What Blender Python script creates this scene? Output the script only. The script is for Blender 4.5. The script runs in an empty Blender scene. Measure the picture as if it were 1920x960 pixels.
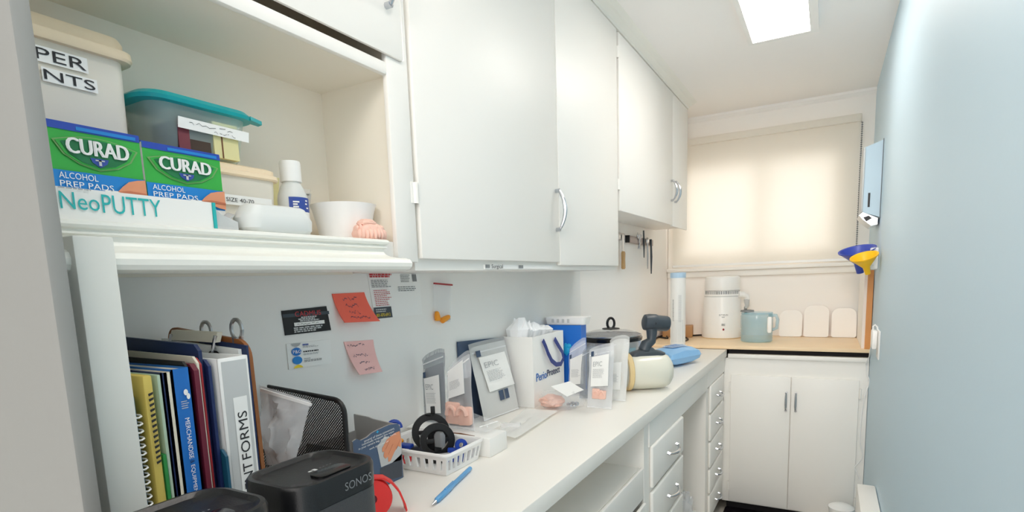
import bpy, bmesh, math, random
from mathutils import Vector, Matrix, noise
random.seed(7)
C = bpy.context.scene.collection
V = Vector
PI = math.pi
# ---------------------------------------------------------------- units and camera
# Lengths below are in units of 0.4 m with the lens at (0,0,0): counter top z=-1,
# left wall x=-2.25, window wall y=9.16, blue wall x=.463, floor z=-3.24, ceiling z=2.33.
S = 0.4
ORG = V((0, 0, 1.30))
def W(p): return V(p) * S + ORG
F, CX, CY = 1049.737, 960.0, 669.943
YAW, PITCH, ROLL = 0.515015, -0.136894, 0.035642
def _rot():
    Rz = Matrix.Rotation(YAW, 3, 'Z')
    base = Matrix(((1, 0, 0), (0, 0, 1), (0, -1, 0)))
    return Rz @ base @ Matrix.Rotation(PITCH, 3, 'X') @ Matrix.Rotation(ROLL, 3, 'Z')
RC = _rot()
def P(px, py, ax, val):
    """point of the room seen at photo pixel (px,py) on the plane ax=val"""
    d = RC @ V(((px - CX) / F, (py - CY) / F, 1.0))
    i = 'XYZ'.index(ax)
    return d * (val / d[i])

# ---------------------------------------------------------------- materials
def lin(c):
    out = []
    for x in c:
        x /= 255.0
        out.append(x / 12.92 if x <= 0.04045 else ((x + 0.055) / 1.055) ** 2.4)
    return (*out, 1.0)
def mat(name, rgb, rough=0.5, metal=0.0, bump=0.0, bscale=60.0, spec=0.5, vary=0.0, emit=None, estr=0.0, alpha=None, coat=0.0, trans=0.0, transl=0.0):
    m = bpy.data.materials.new(name); m.use_nodes = True
    nt = m.node_tree; n = nt.nodes; l = nt.links
    b = n['Principled BSDF']; out = n['Material Output']
    b.inputs['Base Color'].default_value = lin(rgb)
    b.inputs['Roughness'].default_value = rough
    b.inputs['Metallic'].default_value = metal
    b.inputs['Specular IOR Level'].default_value = spec
    b.inputs['Coat Weight'].default_value = coat
    b.inputs['Transmission Weight'].default_value = trans
    tc = n.new('ShaderNodeTexCoord')
    nz = n.new('ShaderNodeTexNoise'); nz.inputs['Scale'].default_value = bscale; nz.inputs['Detail'].default_value = 4
    l.new(tc.outputs['Object'], nz.inputs['Vector'])
    if bump:
        bp = n.new('ShaderNodeBump'); bp.inputs['Strength'].default_value = bump; bp.inputs['Distance'].default_value = 0.002
        l.new(nz.outputs['Fac'], bp.inputs['Height']); l.new(bp.outputs['Normal'], b.inputs['Normal'])
    if vary:
        n2 = n.new('ShaderNodeTexNoise'); n2.inputs['Scale'].default_value = 7; n2.inputs['Detail'].default_value = 3
        l.new(tc.outputs['Object'], n2.inputs['Vector'])
        mx = n.new('ShaderNodeMix'); mx.data_type = 'RGBA'
        a = lin(rgb)
        mx.inputs[6].default_value = tuple(min(1, x * (1 - vary)) for x in a[:3]) + (1,)
        mx.inputs[7].default_value = tuple(min(1, x * (1 + vary)) for x in a[:3]) + (1,)
        l.new(n2.outputs['Fac'], mx.inputs[0]); l.new(mx.outputs[2], b.inputs['Base Color'])
    if emit:
        b.inputs['Emission Color'].default_value = lin(emit); b.inputs['Emission Strength'].default_value = estr
    sh = b.outputs[0]
    if transl:
        tl = n.new('ShaderNodeBsdfTranslucent'); tl.inputs[0].default_value = lin(rgb)
        m2 = n.new('ShaderNodeMixShader'); m2.inputs[0].default_value = transl
        l.new(sh, m2.inputs[1]); l.new(tl.outputs[0], m2.inputs[2]); sh = m2.outputs[0]; l.new(sh, out.inputs['Surface'])
    if alpha is not None:
        tr = n.new('ShaderNodeBsdfTransparent'); ms = n.new('ShaderNodeMixShader')
        ms.inputs[0].default_value = alpha
        l.new(tr.outputs[0], ms.inputs[1]); l.new(sh, ms.inputs[2]); l.new(ms.outputs[0], out.inputs['Surface'])
    return m
M = {}
def mm(k, *a, **kw): M[k] = mat(k, *a, **kw); return M[k]
mm('white_paint', (243, 240, 235), .42, bump=.08, bscale=25)
mm('white_paint_gloss', (238, 237, 230), .3, bump=.05, bscale=18)
mm('panel_shade_grey', (222, 222, 216), .4, bump=.15, bscale=14)  # white greyed down: shade on the end panel put into its colour
mm('post_shade_grey', (140, 140, 137), .35, bump=.25, bscale=9)  # dark grey carries the shade on the near post
mm('cream_wall', (248, 244, 240), .6, bump=.06, bscale=90)
mm('grey_wall', (238, 237, 234), .6, bump=.06, bscale=90)
mm('blue_wall', (194, 216, 229), .5, bump=.06, bscale=90)
mm('ceiling_paint', (250, 247, 245), .8, bump=.1, bscale=120)
mm('floor_black', (26, 21, 28), .35, bump=.05)
mm('laminate', (240, 236, 229), .35, bump=.03, bscale=160)
mm('shadow_gap', (22, 18, 22), .8)
mm('wood_top', (244, 216, 178), .4, vary=.06)
mm('wood_edge', (222, 150, 84), .5, vary=.12)
mm('wood_block', (188, 140, 92), .55, vary=.1)
mm('dark_wood', (120, 76, 44), .55, vary=.1)
mm('chrome', (205, 207, 212), .18, 1.0)
mm('steel', (190, 190, 192), .3, 1.0)
mm('dispenser_steel', (170, 190, 203), .42, .25)
mm('black', (16, 16, 18), .45)
mm('black_gloss', (14, 14, 16), .18)
mm('speaker_body', (62, 63, 66), .5, bump=.5, bscale=900)
mm('speaker_top', (22, 22, 24), .32, bump=.1, bscale=500)
mm('dark_grey', (58, 66, 74), .4)
mm('mid_grey', (128, 130, 132), .5)
mm('pale_grey', (196, 198, 198), .5)
mm('cardboard_grey', (170, 166, 163), .8, bump=.1)
mm('white_plastic', (243, 242, 240), .32)
mm('white_matte', (240, 239, 236), .6)
mm('cream_plastic', (240, 218, 186), .4)
mm('cream_tank', (222, 220, 206), .3, coat=.3)
mm('band_cream', (232, 204, 150), .5)
mm('paper', (240, 240, 238), .7)
mm('paper_cream', (220, 213, 196), .8)
mm('ink', (36, 38, 42), .7)
mm('ink_soft', (130, 132, 134), .7)
mm('ink_grey', (172, 174, 176), .7)
mm('ink_red', (190, 62, 66), .7)
mm('print_blue', (20, 112, 196), .45)
mm('print_navy', (28, 44, 92), .5)
mm('navy', (24, 42, 84), .45)
mm('navy_soft', (56, 76, 104), .5)
mm('ribbon', (38, 56, 128), .4)
mm('blue_bag', (30, 112, 206), .4)
mm('aqua', (30, 170, 220), .4)
mm('catalog_blue', (26, 108, 190), .45)
mm('teal_lid', (0, 160, 166), .35)
mm('teal_print', (38, 178, 178), .5)
mm('curad_green', (52, 172, 66), .4)
mm('curad_dark', (22, 116, 66), .4)
mm('curad_rim', (120, 170, 100), .4)
mm('curad_blue', (22, 130, 208), .4)
mm('curad_top', (36, 72, 176), .4)
mm('skin', (226, 150, 112), .6)
mm('skin_dark', (196, 116, 84), .6)
mm('label_blue', (48, 76, 160), .5)
mm('pink_cast', (240, 196, 180), .55, bump=.2, bscale=80)
mm('pink_note', (242, 192, 188), .8)
mm('coral_note', (248, 112, 92), .8)
mm('note_ink', (70, 76, 100), .8)
mm('red', (232, 50, 48), .4)
mm('dark_red', (104, 26, 48), .5)
mm('red_tab', (160, 36, 42), .5)
mm('yellow_folder', (206, 184, 92), .6)
mm('green_folder', (48, 140, 70), .5)
mm('pale_green', (168, 190, 168), .6)
mm('dark_teal', (20, 84, 112), .5)
mm('clipboard_brown', (140, 84, 40), .55, vary=.15)
mm('orange', (246, 158, 34), .5)
mm('yellow_plastic', (250, 196, 20), .35)
mm('blue_plastic', (58, 78, 178), .35)
mm('clip_blue', (26, 66, 168), .35)
mm('wipes_blue', (140, 190, 234), .4, bump=.2, bscale=25)
mm('wipes_light', (188, 216, 240), .4)
mm('wipes_print', (52, 118, 196), .4)
mm('pen_blue', (96, 170, 226), .25, alpha=.85)
mm('yellow', (244, 214, 40), .5)
mm('film', (236, 240, 244), .2, alpha=.16)
mm('film_mid', (240, 242, 245), .2, alpha=.4, bump=1.0, bscale=28)
mm('film_grey', (150, 158, 168), .25, alpha=.5, bump=.6, bscale=40)
mm('film_white', (246, 246, 244), .3, alpha=.55, bump=.8, bscale=24)
mm('seal', (246, 247, 248), .3, alpha=.7)
mm('tub_film', (252, 247, 235), .4, alpha=.76, transl=.06)
mm('teal_tub_film', (220, 238, 234), .3, alpha=.4, transl=.3)
mm('bottle_film', (232, 234, 232), .4, alpha=.88)
mm('aqua_jug', (150, 204, 222), .12, alpha=.38)
mm('cabinet_inside', (236, 229, 216), .5, bump=.06)
mm('board_white', (240, 235, 226), .5)
mm('strip_metal', (170, 156, 152), .4, .3)
mm('glass_lid', (200, 200, 200), .08, alpha=.35)
mm('pane', (230, 240, 244), .05, alpha=.08)
mm('clear_plastic', (246, 246, 248), .15, alpha=.3)
mm('knife_handle', (196, 154, 100), .5)
mm('brown_dark', (66, 48, 36), .6)
mm('yellow_pack', (224, 216, 160), .6)
mm('maroon', (120, 52, 62), .6)
mm('led_red', (150, 20, 40), .4)
mm('window_frame', (236, 230, 220), .5)
mm('tissue', (248, 248, 250), .7)
mm('brochure', (70, 92, 122), .45)
mm('brochure_dark', (66, 72, 82), .5)
mm('diffuser', (250, 248, 240), .5, emit=(255, 247, 238), estr=5.6)
mm('diffuser_fill', (250, 248, 240), .5, emit=(255, 247, 238), estr=4.4)  # glow of the added, unseen fill panel
mm('floor_tile', (214, 204, 192), .4, bump=.05, vary=.05)

def blind_mat():
    m = bpy.data.materials.new('blind_fabric'); m.use_nodes = True
    nt = m.node_tree; n = nt.nodes; l = nt.links
    n.remove(n['Principled BSDF'])
    d = n.new('ShaderNodeBsdfDiffuse'); d.inputs[0].default_value = lin((246, 242, 234))
    t = n.new('ShaderNodeBsdfTranslucent'); t.inputs[0].default_value = lin((250, 248, 245))
    ms = n.new('ShaderNodeMixShader'); ms.inputs[0].default_value = .4
    tc = n.new('ShaderNodeTexCoord'); wv = n.new('ShaderNodeTexNoise'); wv.inputs['Scale'].default_value = 300
    bp = n.new('ShaderNodeBump'); bp.inputs['Strength'].default_value = .05
    l.new(tc.outputs['Object'], wv.inputs['Vector']); l.new(wv.outputs['Fac'], bp.inputs['Height']); l.new(bp.outputs['Normal'], d.inputs['Normal'])
    l.new(d.outputs[0], ms.inputs[1]); l.new(t.outputs[0], ms.inputs[2]); l.new(ms.outputs[0], n['Material Output'].inputs['Surface'])
    return m
M['blind_fabric'] = blind_mat()
def mesh_mat(name, rgb, period, ax='XZ', fill=.42):
    m = bpy.data.materials.new(name); m.use_nodes = True
    nt = m.node_tree; n = nt.nodes; l = nt.links
    b = n['Principled BSDF']; b.inputs['Base Color'].default_value = lin(rgb); b.inputs['Roughness'].default_value = .4
    tc = n.new('ShaderNodeTexCoord'); sp = n.new('ShaderNodeSeparateXYZ'); l.new(tc.outputs['Object'], sp.inputs[0])
    def mth(op, a, bb):
        q = n.new('ShaderNodeMath'); q.operation = op
        for i, x in enumerate((a, bb)):
            if x is None: continue
            if isinstance(x, (int, float)): q.inputs[i].default_value = x
            else: l.new(x, q.inputs[i])
        return q.outputs[0]
    a, c = sp.outputs[ax[0]], sp.outputs[ax[1]]
    s1 = mth('LESS_THAN', mth('FRACT', mth('DIVIDE', mth('ADD', a, c), period), None), fill)
    s2 = mth('LESS_THAN', mth('FRACT', mth('DIVIDE', mth('SUBTRACT', a, c), period), None), fill)
    mxx = mth('MAXIMUM', s1, s2)
    tr = n.new('ShaderNodeBsdfTransparent'); ms = n.new('ShaderNodeMixShader')
    l.new(mxx, ms.inputs[0]); l.new(tr.outputs[0], ms.inputs[1]); l.new(b.outputs[0], ms.inputs[2])
    l.new(ms.outputs[0], n['Material Output'].inputs['Surface'])
    return m
M['black_mesh'] = mesh_mat('black_mesh', (20, 20, 22), .0055, 'XZ', .5)

# ---------------------------------------------------------------- mesh builder (coordinates in units)
_tc = {}
def text_mesh(s):
    if s not in _tc:
        cu = bpy.data.curves.new('t', 'FONT'); cu.body = s; cu.size = 1; cu.resolution_u = 3; cu.fill_mode = 'FRONT'
        o = bpy.data.objects.new('t', cu); C.objects.link(o)
        dg = bpy.context.evaluated_depsgraph_get()
        me = bpy.data.meshes.new_from_object(o.evaluated_get(dg))
        vs = [v.co.copy() for v in me.vertices]; fs = [tuple(p.vertices) for p in me.polygons]
        bpy.data.objects.remove(o); bpy.data.curves.remove(cu); bpy.data.meshes.remove(me)
        x0 = min(v.x for v in vs); x1 = max(v.x for v in vs); y0 = min(v.y for v in vs); y1 = max(v.y for v in vs)
        _tc[s] = ([((v.x - x0) / (x1 - x0), (v.y - y0) / (y1 - y0)) for v in vs], fs, (x1 - x0) / (y1 - y0))
    return _tc[s]
class B:
    def __init__(self): self.v = []; self.f = []; self.m = []; self.s = []; self.mats = []
    def use(self, k):
        if k not in self.mats: self.mats.append(k)
        return self.mats.index(k)
    def add(self, vs, fs, k, smooth=False):
        o = len(self.v); i = self.use(k)
        self.v += [V(x) for x in vs]
        for q in fs: self.f.append(tuple(a + o for a in q)); self.m.append(i); self.s.append(smooth)
        return self
    def from_bm(self, bm, k, smooth=False):
        bm.verts.index_update()
        self.add([v.co.copy() for v in bm.verts], [tuple(v.index for v in f.verts) for f in bm.faces], k, smooth); bm.free(); return self
    def obox(self, O, ex, ey, ez, k, bev=0.0, seg=2):
        O, ex, ey, ez = V(O), V(ex), V(ey), V(ez)
        vs = [O, O + ex, O + ex + ey, O + ey]; vs += [p + ez for p in vs]
        fs = [(0, 3, 2, 1), (4, 5, 6, 7), (0, 1, 5, 4), (1, 2, 6, 5), (2, 3, 7, 6), (3, 0, 4, 7)]
        if not bev: return self.add(vs, fs, k)
        bm = bmesh.new(); bv = [bm.verts.new(p) for p in vs]
        for q in fs: bm.faces.new([bv[i] for i in q])
        bmesh.ops.bevel(bm, geom=bm.edges[:], offset=bev, segments=seg, affect='EDGES', profile=.5)
        return self.from_bm(bm, k, True)
    def box(self, x0, x1, y0, y1, z0, z1, k, bev=0.0, seg=2):
        return self.obox((x0, y0, z0), (x1 - x0, 0, 0), (0, y1 - y0, 0), (0, 0, z1 - z0), k, bev, seg)
    def prism(self, pts, vec, k, smooth=False):
        n = len(pts); pts = [V(p) for p in pts]; vec = V(vec)
        vs = pts + [p + vec for p in pts]
        fs = [tuple(range(n))[::-1], tuple(range(n, 2 * n))] + [(i, (i + 1) % n, (i + 1) % n + n, i + n) for i in range(n)]
        return self.add(vs, fs, k, smooth)
    def slab(self, p0, p1, p2, p3, th, k):
        p0, p1, p2, p3 = V(p0), V(p1), V(p2), V(p3)
        nn = (p1 - p0).cross(p3 - p0).normalized()
        return self.prism([p0, p1, p2, p3], nn * th, k)
    def loft(self, rings, k, cap=True, smooth=True, closed=True):
        n = len(rings[0]); vs = [V(p) for r in rings for p in r]; fs = []
        for a in range(len(rings) - 1):
            for i in range(n if closed else n - 1):
                j = (i + 1) % n
                fs.append((a * n + i, a * n + j, (a + 1) * n + j, (a + 1) * n + i))
        if cap: fs.append(tuple(range(n))[::-1]); fs.append(tuple((len(rings) - 1) * n + i for i in range(n)))
        return self.add(vs, fs, k, smooth)
    def lathe(self, prof, c, k, n=32, ax=(0, 0, 1), cap=True):
        ax = V(ax).normalized(); t = V((1, 0, 0)) if abs(ax.x) < .9 else V((0, 1, 0))
        u = (t - ax * t.dot(ax)).normalized(); w = ax.cross(u); c = V(c)
        rings = [[c + ax * z + (u * math.cos(2 * PI * i / n) + w * math.sin(2 * PI * i / n)) * max(r, 1e-4) for i in range(n)] for r, z in prof]
        return self.loft(rings, k, cap)
    def rloft(self, c, prof, k, rot=0.0, n=6, cap=True):
        """rounded-rectangle loft: prof rows (half x, half y, corner radius, z)"""
        c = V(c); rings = []
        for hx, hy, r, z in prof:
            r = min(r, hx * .999, hy * .999); ring = []
            for q, (sx, sy) in enumerate(((1, 1), (-1, 1), (-1, -1), (1, -1))):
                for i in range(n + 1):
                    a = PI / 2 * (q + i / n)
                    x = sx * (hx - r) + r * math.cos(a); y = sy * (hy - r) + r * math.sin(a)
                    ring.append(c + V((x * math.cos(rot) - y * math.sin(rot), x * math.sin(rot) + y * math.cos(rot), z)))
            rings.append(ring)
        return self.loft(rings, k, cap)
    def tube(self, pts, r, k, n=8, closed=False):
        pts = [V(p) for p in pts]; m = len(pts); rings = []
        up = V((0, 0, 1)); prev = None
        for i, p in enumerate(pts):
            a = pts[(i - 1) % m] if closed else pts[max(i - 1, 0)]
            b = pts[(i + 1) % m] if closed else pts[min(i + 1, m - 1)]
            t = (b - a).normalized()
            if prev is None:
                u = t.cross(up)
                if u.length < 1e-3: u = t.cross(V((1, 0, 0)))
                u.normalize()
            else: u = (prev - t * prev.dot(t)).normalized()
            prev = u; w = t.cross(u)
            rr = r[i] if isinstance(r, (list, tuple)) else r
            rings.append([p + (u * math.cos(2 * PI * j / n) + w * math.sin(2 * PI * j / n)) * rr for j in range(n)])
        if closed: rings.append(rings[0]); return self.loft(rings, k, False)
        return self.loft(rings, k, True)
    def blob(self, c, r, k, amp=.15, fr=3.0, seed=0, n=3, zmin=None):
        bm = bmesh.new(); bmesh.ops.create_icosphere(bm, subdivisions=n, radius=1)
        for v in bm.verts:
            d = 1 + amp * noise.noise(v.co * fr + V((seed * 7.1, seed * 3.3, 0)))
            v.co = V((v.co.x * r[0] * d, v.co.y * r[1] * d, v.co.z * r[2] * d)) + V(c)
            if zmin is not None and v.co.z < zmin: v.co.z = zmin + .002 * random.random()
        return self.from_bm(bm, k, True)
    def pillow(self, BL, BR, TR, TL, th, k, nu=12, nv=14, crumple=0.0, seed=0, sharp=.5, wob=0.0):
        """two skins bulging off a quad: a filled flat pouch"""
        BL, BR, TR, TL = V(BL), V(BR), V(TR), V(TL)
        nn = ((BR - BL).cross(TL - BL)).normalized(); vs = []; fs = []
        for sgn in (1, -1):
            for j in range(nv + 1):
                for i in range(nu + 1):
                    u, w = i / nu, j / nv
                    p = (BL * (1 - u) + BR * u) * (1 - w) + (TL * (1 - u) + TR * u) * w
                    g = (max(0, math.sin(PI * u)) ** sharp) * (max(0, math.sin(PI * min(1, w * 1.06))) ** sharp)
                    q = p + nn * sgn * th * g
                    if wob:
                        q += (BR - BL) * wob * w * noise.noise(V((seed * 3.7, w * 4, u))) + nn * wob * 1.6 * (BR - BL).length * w * w * noise.noise(V((u * 2.2 + seed, w * 3, 1.3))) - (TL - BL) * wob * .9 * w * w * abs(2 * u - 1) ** 3
                    if crumple: q += nn * crumple * g * noise.noise(V((u * 5, w * 6, seed + sgn)))
                    vs.append(q)
        off = (nu + 1) * (nv + 1)
        for j in range(nv):
            for i in range(nu):
                a = j * (nu + 1) + i
                fs.append((a, a + 1, a + nu + 2, a + nu + 1)); fs.append((a + off, a + nu + 1 + off, a + nu + 2 + off, a + 1 + off))
        return self.add(vs, fs, k, True)
class Face:
    """flat print on a face: (u,v) in 0..1 across ex (width) and ey (height), lifted off along ex x ey"""
    def __init__(s, b, O, ex, ey, lift=.0018): s.b, s.O, s.ex, s.ey = b, V(O), V(ex), V(ey); s.n = s.ex.cross(s.ey).normalized(); s.lift = lift
    def pt(s, u, v, L): return s.O + s.ex * u + s.ey * v + s.n * s.lift * L
    def poly(s, pts, k, L=1): s.b.add([s.pt(u, v, L) for u, v in pts], [tuple(range(len(pts)))], k); return s
    def rect(s, u0, v0, u1, v1, k, L=1): return s.poly([(u0, v0), (u1, v0), (u1, v1), (u0, v1)], k, L)
    def ell(s, u, v, ru, rv, k, L=1, n=28): return s.poly([(u + ru * math.cos(2 * PI * i / n), v + rv * math.sin(2 * PI * i / n)) for i in range(n)], k, L)
    def text(s, t, u0, v0, u1, v1, k, L=2, vertical=0):
        vs, fs, _ = text_mesh(t)
        def mp(x, y):
            if vertical == 1: x, y = 1 - y, x         # reads upward
            elif vertical == -1: x, y = y, 1 - x      # reads downward
            return s.pt(u0 + (u1 - u0) * x, v0 + (v1 - v0) * y, L)
        s.b.add([mp(x, y) for x, y in vs], fs, k); return s
    def lines(s, u0, v0, u1, v1, n, k, L=2, fill=.35, seed=1):
        rnd = random.Random(seed)
        for i in range(n):
            v = v1 - (v1 - v0) * (i + .5) / n; h = (v1 - v0) / n * fill / 2; u = u0; ue = u0 + (u1 - u0) * rnd.uniform(.7, 1)
            while u < ue:
                w = (u1 - u0) * rnd.uniform(.06, .16); s.rect(u, v - h, min(u + w, ue), v + h, k, L); u += w + (u1 - u0) * .025
        return s
    def scribble(s, u0, v0, u1, v1, n, k, L=2, th=.012, seed=3):
        rnd = random.Random(seed)
        for i in range(n):
            v = v1 - (v1 - v0) * (i + .5) / n; h = (v1 - v0) / n * .3; u = u0 + rnd.uniform(0, .12) * (u1 - u0); pu, pv = u, v
            ue = u1 - rnd.uniform(0, .25) * (u1 - u0)
            while u < ue:
                u += (u1 - u0) * rnd.uniform(.03, .07); nv = v + h * rnd.uniform(-1, 1)
                if rnd.random() < .85: s.poly([(pu, pv - th), (u, nv - th), (u, nv + th), (pu, pv + th)], k, L)
                pu, pv = u, nv
        return s
# ---------------------------------------------------------------- objects
BASE = {}
def root_of(o):
    while o.parent: o = o.parent
    return o
def build(name, b, base, sharp=35):
    me = bpy.data.meshes.new(name)
    me.from_pydata([(v - base) * S for v in b.v], [], b.f)
    for k in b.mats: me.materials.append(M[k])
    me.polygons.foreach_set('material_index', b.m); me.polygons.foreach_set('use_smooth', b.s)
    me.validate(); me.update()
    if any(b.s): me.set_sharp_from_angle(angle=math.radians(sharp))
    return me
def thing(name, label, cat, base, group=None):
    o = bpy.data.objects.new(name, None); C.objects.link(o); o.empty_display_size = .03
    o.location = W(base); BASE[o] = V(base); o['label'] = label; o['category'] = cat
    if group: o['group'] = group
    return o
def part(name, b, parent, label=None, sharp=35, kind=None):
    base = BASE[root_of(parent)]
    o = bpy.data.objects.new(name, build(name, b, base, sharp)); C.objects.link(o); o.parent = parent
    if label: o['label'] = label
    if kind: o['kind'] = kind
    return o
def solo(name, b, label, cat, base, group=None, sharp=35):
    base = V(base)
    o = bpy.data.objects.new(name, build(name, b, base, sharp)); C.objects.link(o); o.location = W(base); BASE[o] = base
    o['label'] = label; o['category'] = cat
    if group: o['group'] = group
    return o
def struct(name, b, base=(0, 0, 0), sharp=35):
    base = V(base)
    o = bpy.data.objects.new(name, build(name, b, base, sharp)); C.objects.link(o); o.location = W(base); BASE[o] = base
    o['kind'] = 'structure'
    return o
def arc_pull(A, Bp, out, rise, k='chrome', r=.013, feet=True):
    b = B(); A, Bp, out = V(A), V(Bp), V(out)
    pts = [A + (Bp - A) * (i / 12) + out * rise * (math.sin(PI * (.08 + .84 * i / 12)) ** .7) for i in range(13)]
    rr = [r * (.75 + .5 * math.sin(PI * i / 12)) for i in range(13)]
    b.tube(pts, rr, k, 8)
    for p, q in ((A, pts[0]), (Bp, pts[-1])):
        d = (Bp - A).normalized()
        b.tube([p - out * .001, q + out * .004], r * 1.15, k, 8)
    return b
# ================================================================ SETTING
XW, XR, YB, ZF, ZC = -2.25, .463, 9.16, -3.24, 2.33
XFACE, XFRAME = -1.78, -1.815
struct('floor', B().box(-2.6, 3.2, -3, 9.5, ZF - .2, ZF, 'floor_tile'))
struct('ceiling', B().box(-2.6, 3.2, -3, 9.5, ZC, ZC + .2, 'ceiling_paint'))
b = B(); b.box(XW - .3, XW, -3, 5.47, ZF, ZC, 'grey_wall'); b.box(XW - .3, XW - .008, 5.47, YB + .3, ZF, ZC, 'cream_wall')
struct('wall_left', b)
struct('wall_right', B().box(XR, XR + .3, -.6, YB + .3, ZF, ZC, 'blue_wall'))
# window wall with its opening
wx0, wx1, wz0, wz1 = -2.05, .08, .22, 1.62
b = B()
b.box(XW, wx0, YB, YB + .3, ZF, ZC, 'cream_wall'); b.box(wx1, XR, YB, YB + .3, ZF, ZC, 'cream_wall')
b.box(wx0, wx1, YB, YB + .3, ZF, wz0, 'cream_wall'); b.box(wx0, wx1, YB, YB + .3, wz1, ZC, 'cream_wall')
struct('wall_back', b)
b = B()
for a in ((wx0, wx0 + .09), (wx1 - .09, wx1), (-.95, -.83)): b.box(a[0], a[1], YB + .06, YB + .2, wz0, wz1, 'window_frame')
b.box(wx0 + .09, wx1 - .09, YB + .07, YB + .19, wz0, wz0 + .09, 'window_frame'); b.box(wx0 + .09, wx1 - .09, YB + .07, YB + .19, wz1 - .09, wz1, 'window_frame')
b.box(wx0 + .05, wx1 - .05, YB + .125, YB + .135, wz0 + .04, wz1 - .04, 'pane')
struct('window_1', b)
# sill shelf under the blind, ceiling cove on the window wall
b = B(); b.box(XW, XR, YB - .1, YB, .03, .085, 'white_paint', .01); b.box(XW, XR, YB - .05, YB, -.06, .03, 'white_paint', .008)
struct('trim_1', b)
b = B(); b.prism([(XW, YB, 2.33), (XW, YB - .07, 2.33), (XW, YB - .06, 2.3), (XW, YB - .02, 2.27), (XW, YB, 2.26)], (XR - XW, 0, 0), 'ceiling_paint')
struct('trim_2', b)
# crown over the wall cabinets
b = B(); b.prism([(-1.81, .64, 2.255), (-1.775, .64, 2.255), (-1.765, .64, 2.275), (-1.72, .64, 2.30), (-1.70, .64, 2.305), (-1.66, .64, 2.33), (-1.81, .64, 2.33)], (0, 7.7, 0), 'white_paint_gloss')
struct('trim_3', b)
# near wall end at the left edge of the view
b = B(); b.box(-2.25, -1.5, .59, .63, ZF, ZC, 'post_shade_grey', .008); struct('trim_4', b)

# ================================================================ WALL CABINETS
t = thing('shelf_cabinet', 'white wall cabinet with open shelf of boxes and tubs behind moulded shelf edge', 'cabinet', (-2.03, 1.4, .06))
b = B()
b.box(XW + .004, XW + .012, .64, 2.245, .06, 2.25, 'cabinet_inside')
b.box(XW + .012, XFRAME, .64, .66, .06, 2.25, 'cabinet_inside'); b.box(XW + .012, XFRAME, 2.12, 2.245, .105, 2.25, 'cabinet_inside')
b.box(XW + .012, XFRAME, .66, 2.12, .09, .2, 'white_paint'); b.box(XW + .012, XFRAME, .66, 2.12, .95, 1.0, 'cabinet_inside')
b.box(XW + .012, XFRAME, .66, 2.12, 2.2, 2.25, 'white_paint')
part('body', b, t)
b = B()
b.box(XFRAME, XFACE - .006, 2.094, 2.245, .105, 2.255, 'white_paint', .006)
b.box(XFRAME, XFACE - .006, .66, 2.094, .945, 1.0, 'white_paint', .006)
b.box(XFRAME, XFACE - .006, .64, .66, .2, 2.255, 'white_paint', .006)
part('face_frame', b, t)
b = B().box(XFRAME + .03, XFACE + .008, .68, 2.205, 1.03, 2.25, 'white_paint', .012)
d = part('door', b, t)
part('handle', arc_pull((XFACE + .008, 2.10, 1.235), (XFACE + .008, 2.10, 1.50), (1, 0, 0), .07), d, 'curved chrome pull')
prof = [(0, .1995), (.062, .1995), (.07, .195), (.072, .187), (.068, .179), (.057, .175), (.057, .17), (.064, .168), (.064, .163), (.054, .158), (.052, .146), (.058, .134), (.072, .124), (.096, .118), (.12, .116), (.134, .109), (.141, .094), (.139, .078), (.13, .065), (.112, .058), (0, .058)]
b = B(); X0 = -1.80
ringA = [(X0 + x, .645, z) for x, z in prof]; ringB = [(X0 + x, 1.90 + x * 1.0, z) for x, z in prof]
b.loft([ringA, ringB], 'white_paint_gloss', True, True)
part('shelf_moulding', b, t, 'glossy stepped moulding along shelf edge', 25)
b = B().box(-2.2, -1.64, .705, .80, -.998, .15, 'panel_shade_grey', .006)
part('end_panel', b, t, 'narrow upright end panel under shelf')

def hinge(b, p, h, out, side):
    o = V(out); sd = V(side)
    b.tube([V(p) - V((0, 0, h / 2)) + o * .008, V(p) + V((0, 0, h / 2)) + o * .008], .014, 'white_paint', 8)
    b.obox(V(p) - V((0, 0, h / 2)) - sd * .03, sd * .06, o * .007, (0, 0, h), 'white_paint')
    return b
def wall_cab(label, y0, y1, split, zb, zbody, ztop, pulls, hinges, base, lab):
    t = thing('wall_cabinet', label, 'cabinet', base)
    b = B()
    b.box(XW + .004, XFRAME - .02, y0, y1, zbody, ztop, 'white_paint', .004)
    b.box(XFRAME - .02, XFRAME, y0, y1, zbody - .0, ztop, 'white_paint')
    part('body', b, t)
    for i, (ya, yb, zz) in enumerate(((y0 + .022, split - .004, zb[0]), (split + .004, y1 - .012, zb[1]))):
        d = part('door', B().box(XFRAME + .001, XFACE, ya, yb, zz, ztop - .01, 'white_paint', .008), t)
        if pulls[i]: py, z0, z1 = pulls[i]; part('handle', arc_pull((XFACE, py, z0), (XFACE, py, z1), (1, 0, 0), .075), d, 'curved chrome pull')
        for (hs, hy, hz) in hinges:
            if hs == i: part('hinge', hinge(B(), (XFACE - .01, hy, hz), .1, (1, 0, 0), (0, 1, 0)), d)
    return t
t = wall_cab('large white double-door wall cabinet hanging over the counter, between open shelf and shorter cabinet', 2.25, 5.325, 3.945, (.122, .1), .065, 2.262, ((3.885, .36, .64), None),
             ((0, 2.247, .44), (0, 2.247, 1.9), (1, 5.335, .87), (1, 5.335, 2.06)), (-2.03, 3.8, .065), '')
b = B().box(XFRAME, XFRAME + .01, 2.9, 3.85, .072, .098, 'white_plastic')
f = Face(b, (XFRAME + .01, 2.9, .068), (0, .95, 0), (0, 0, .034))
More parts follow.
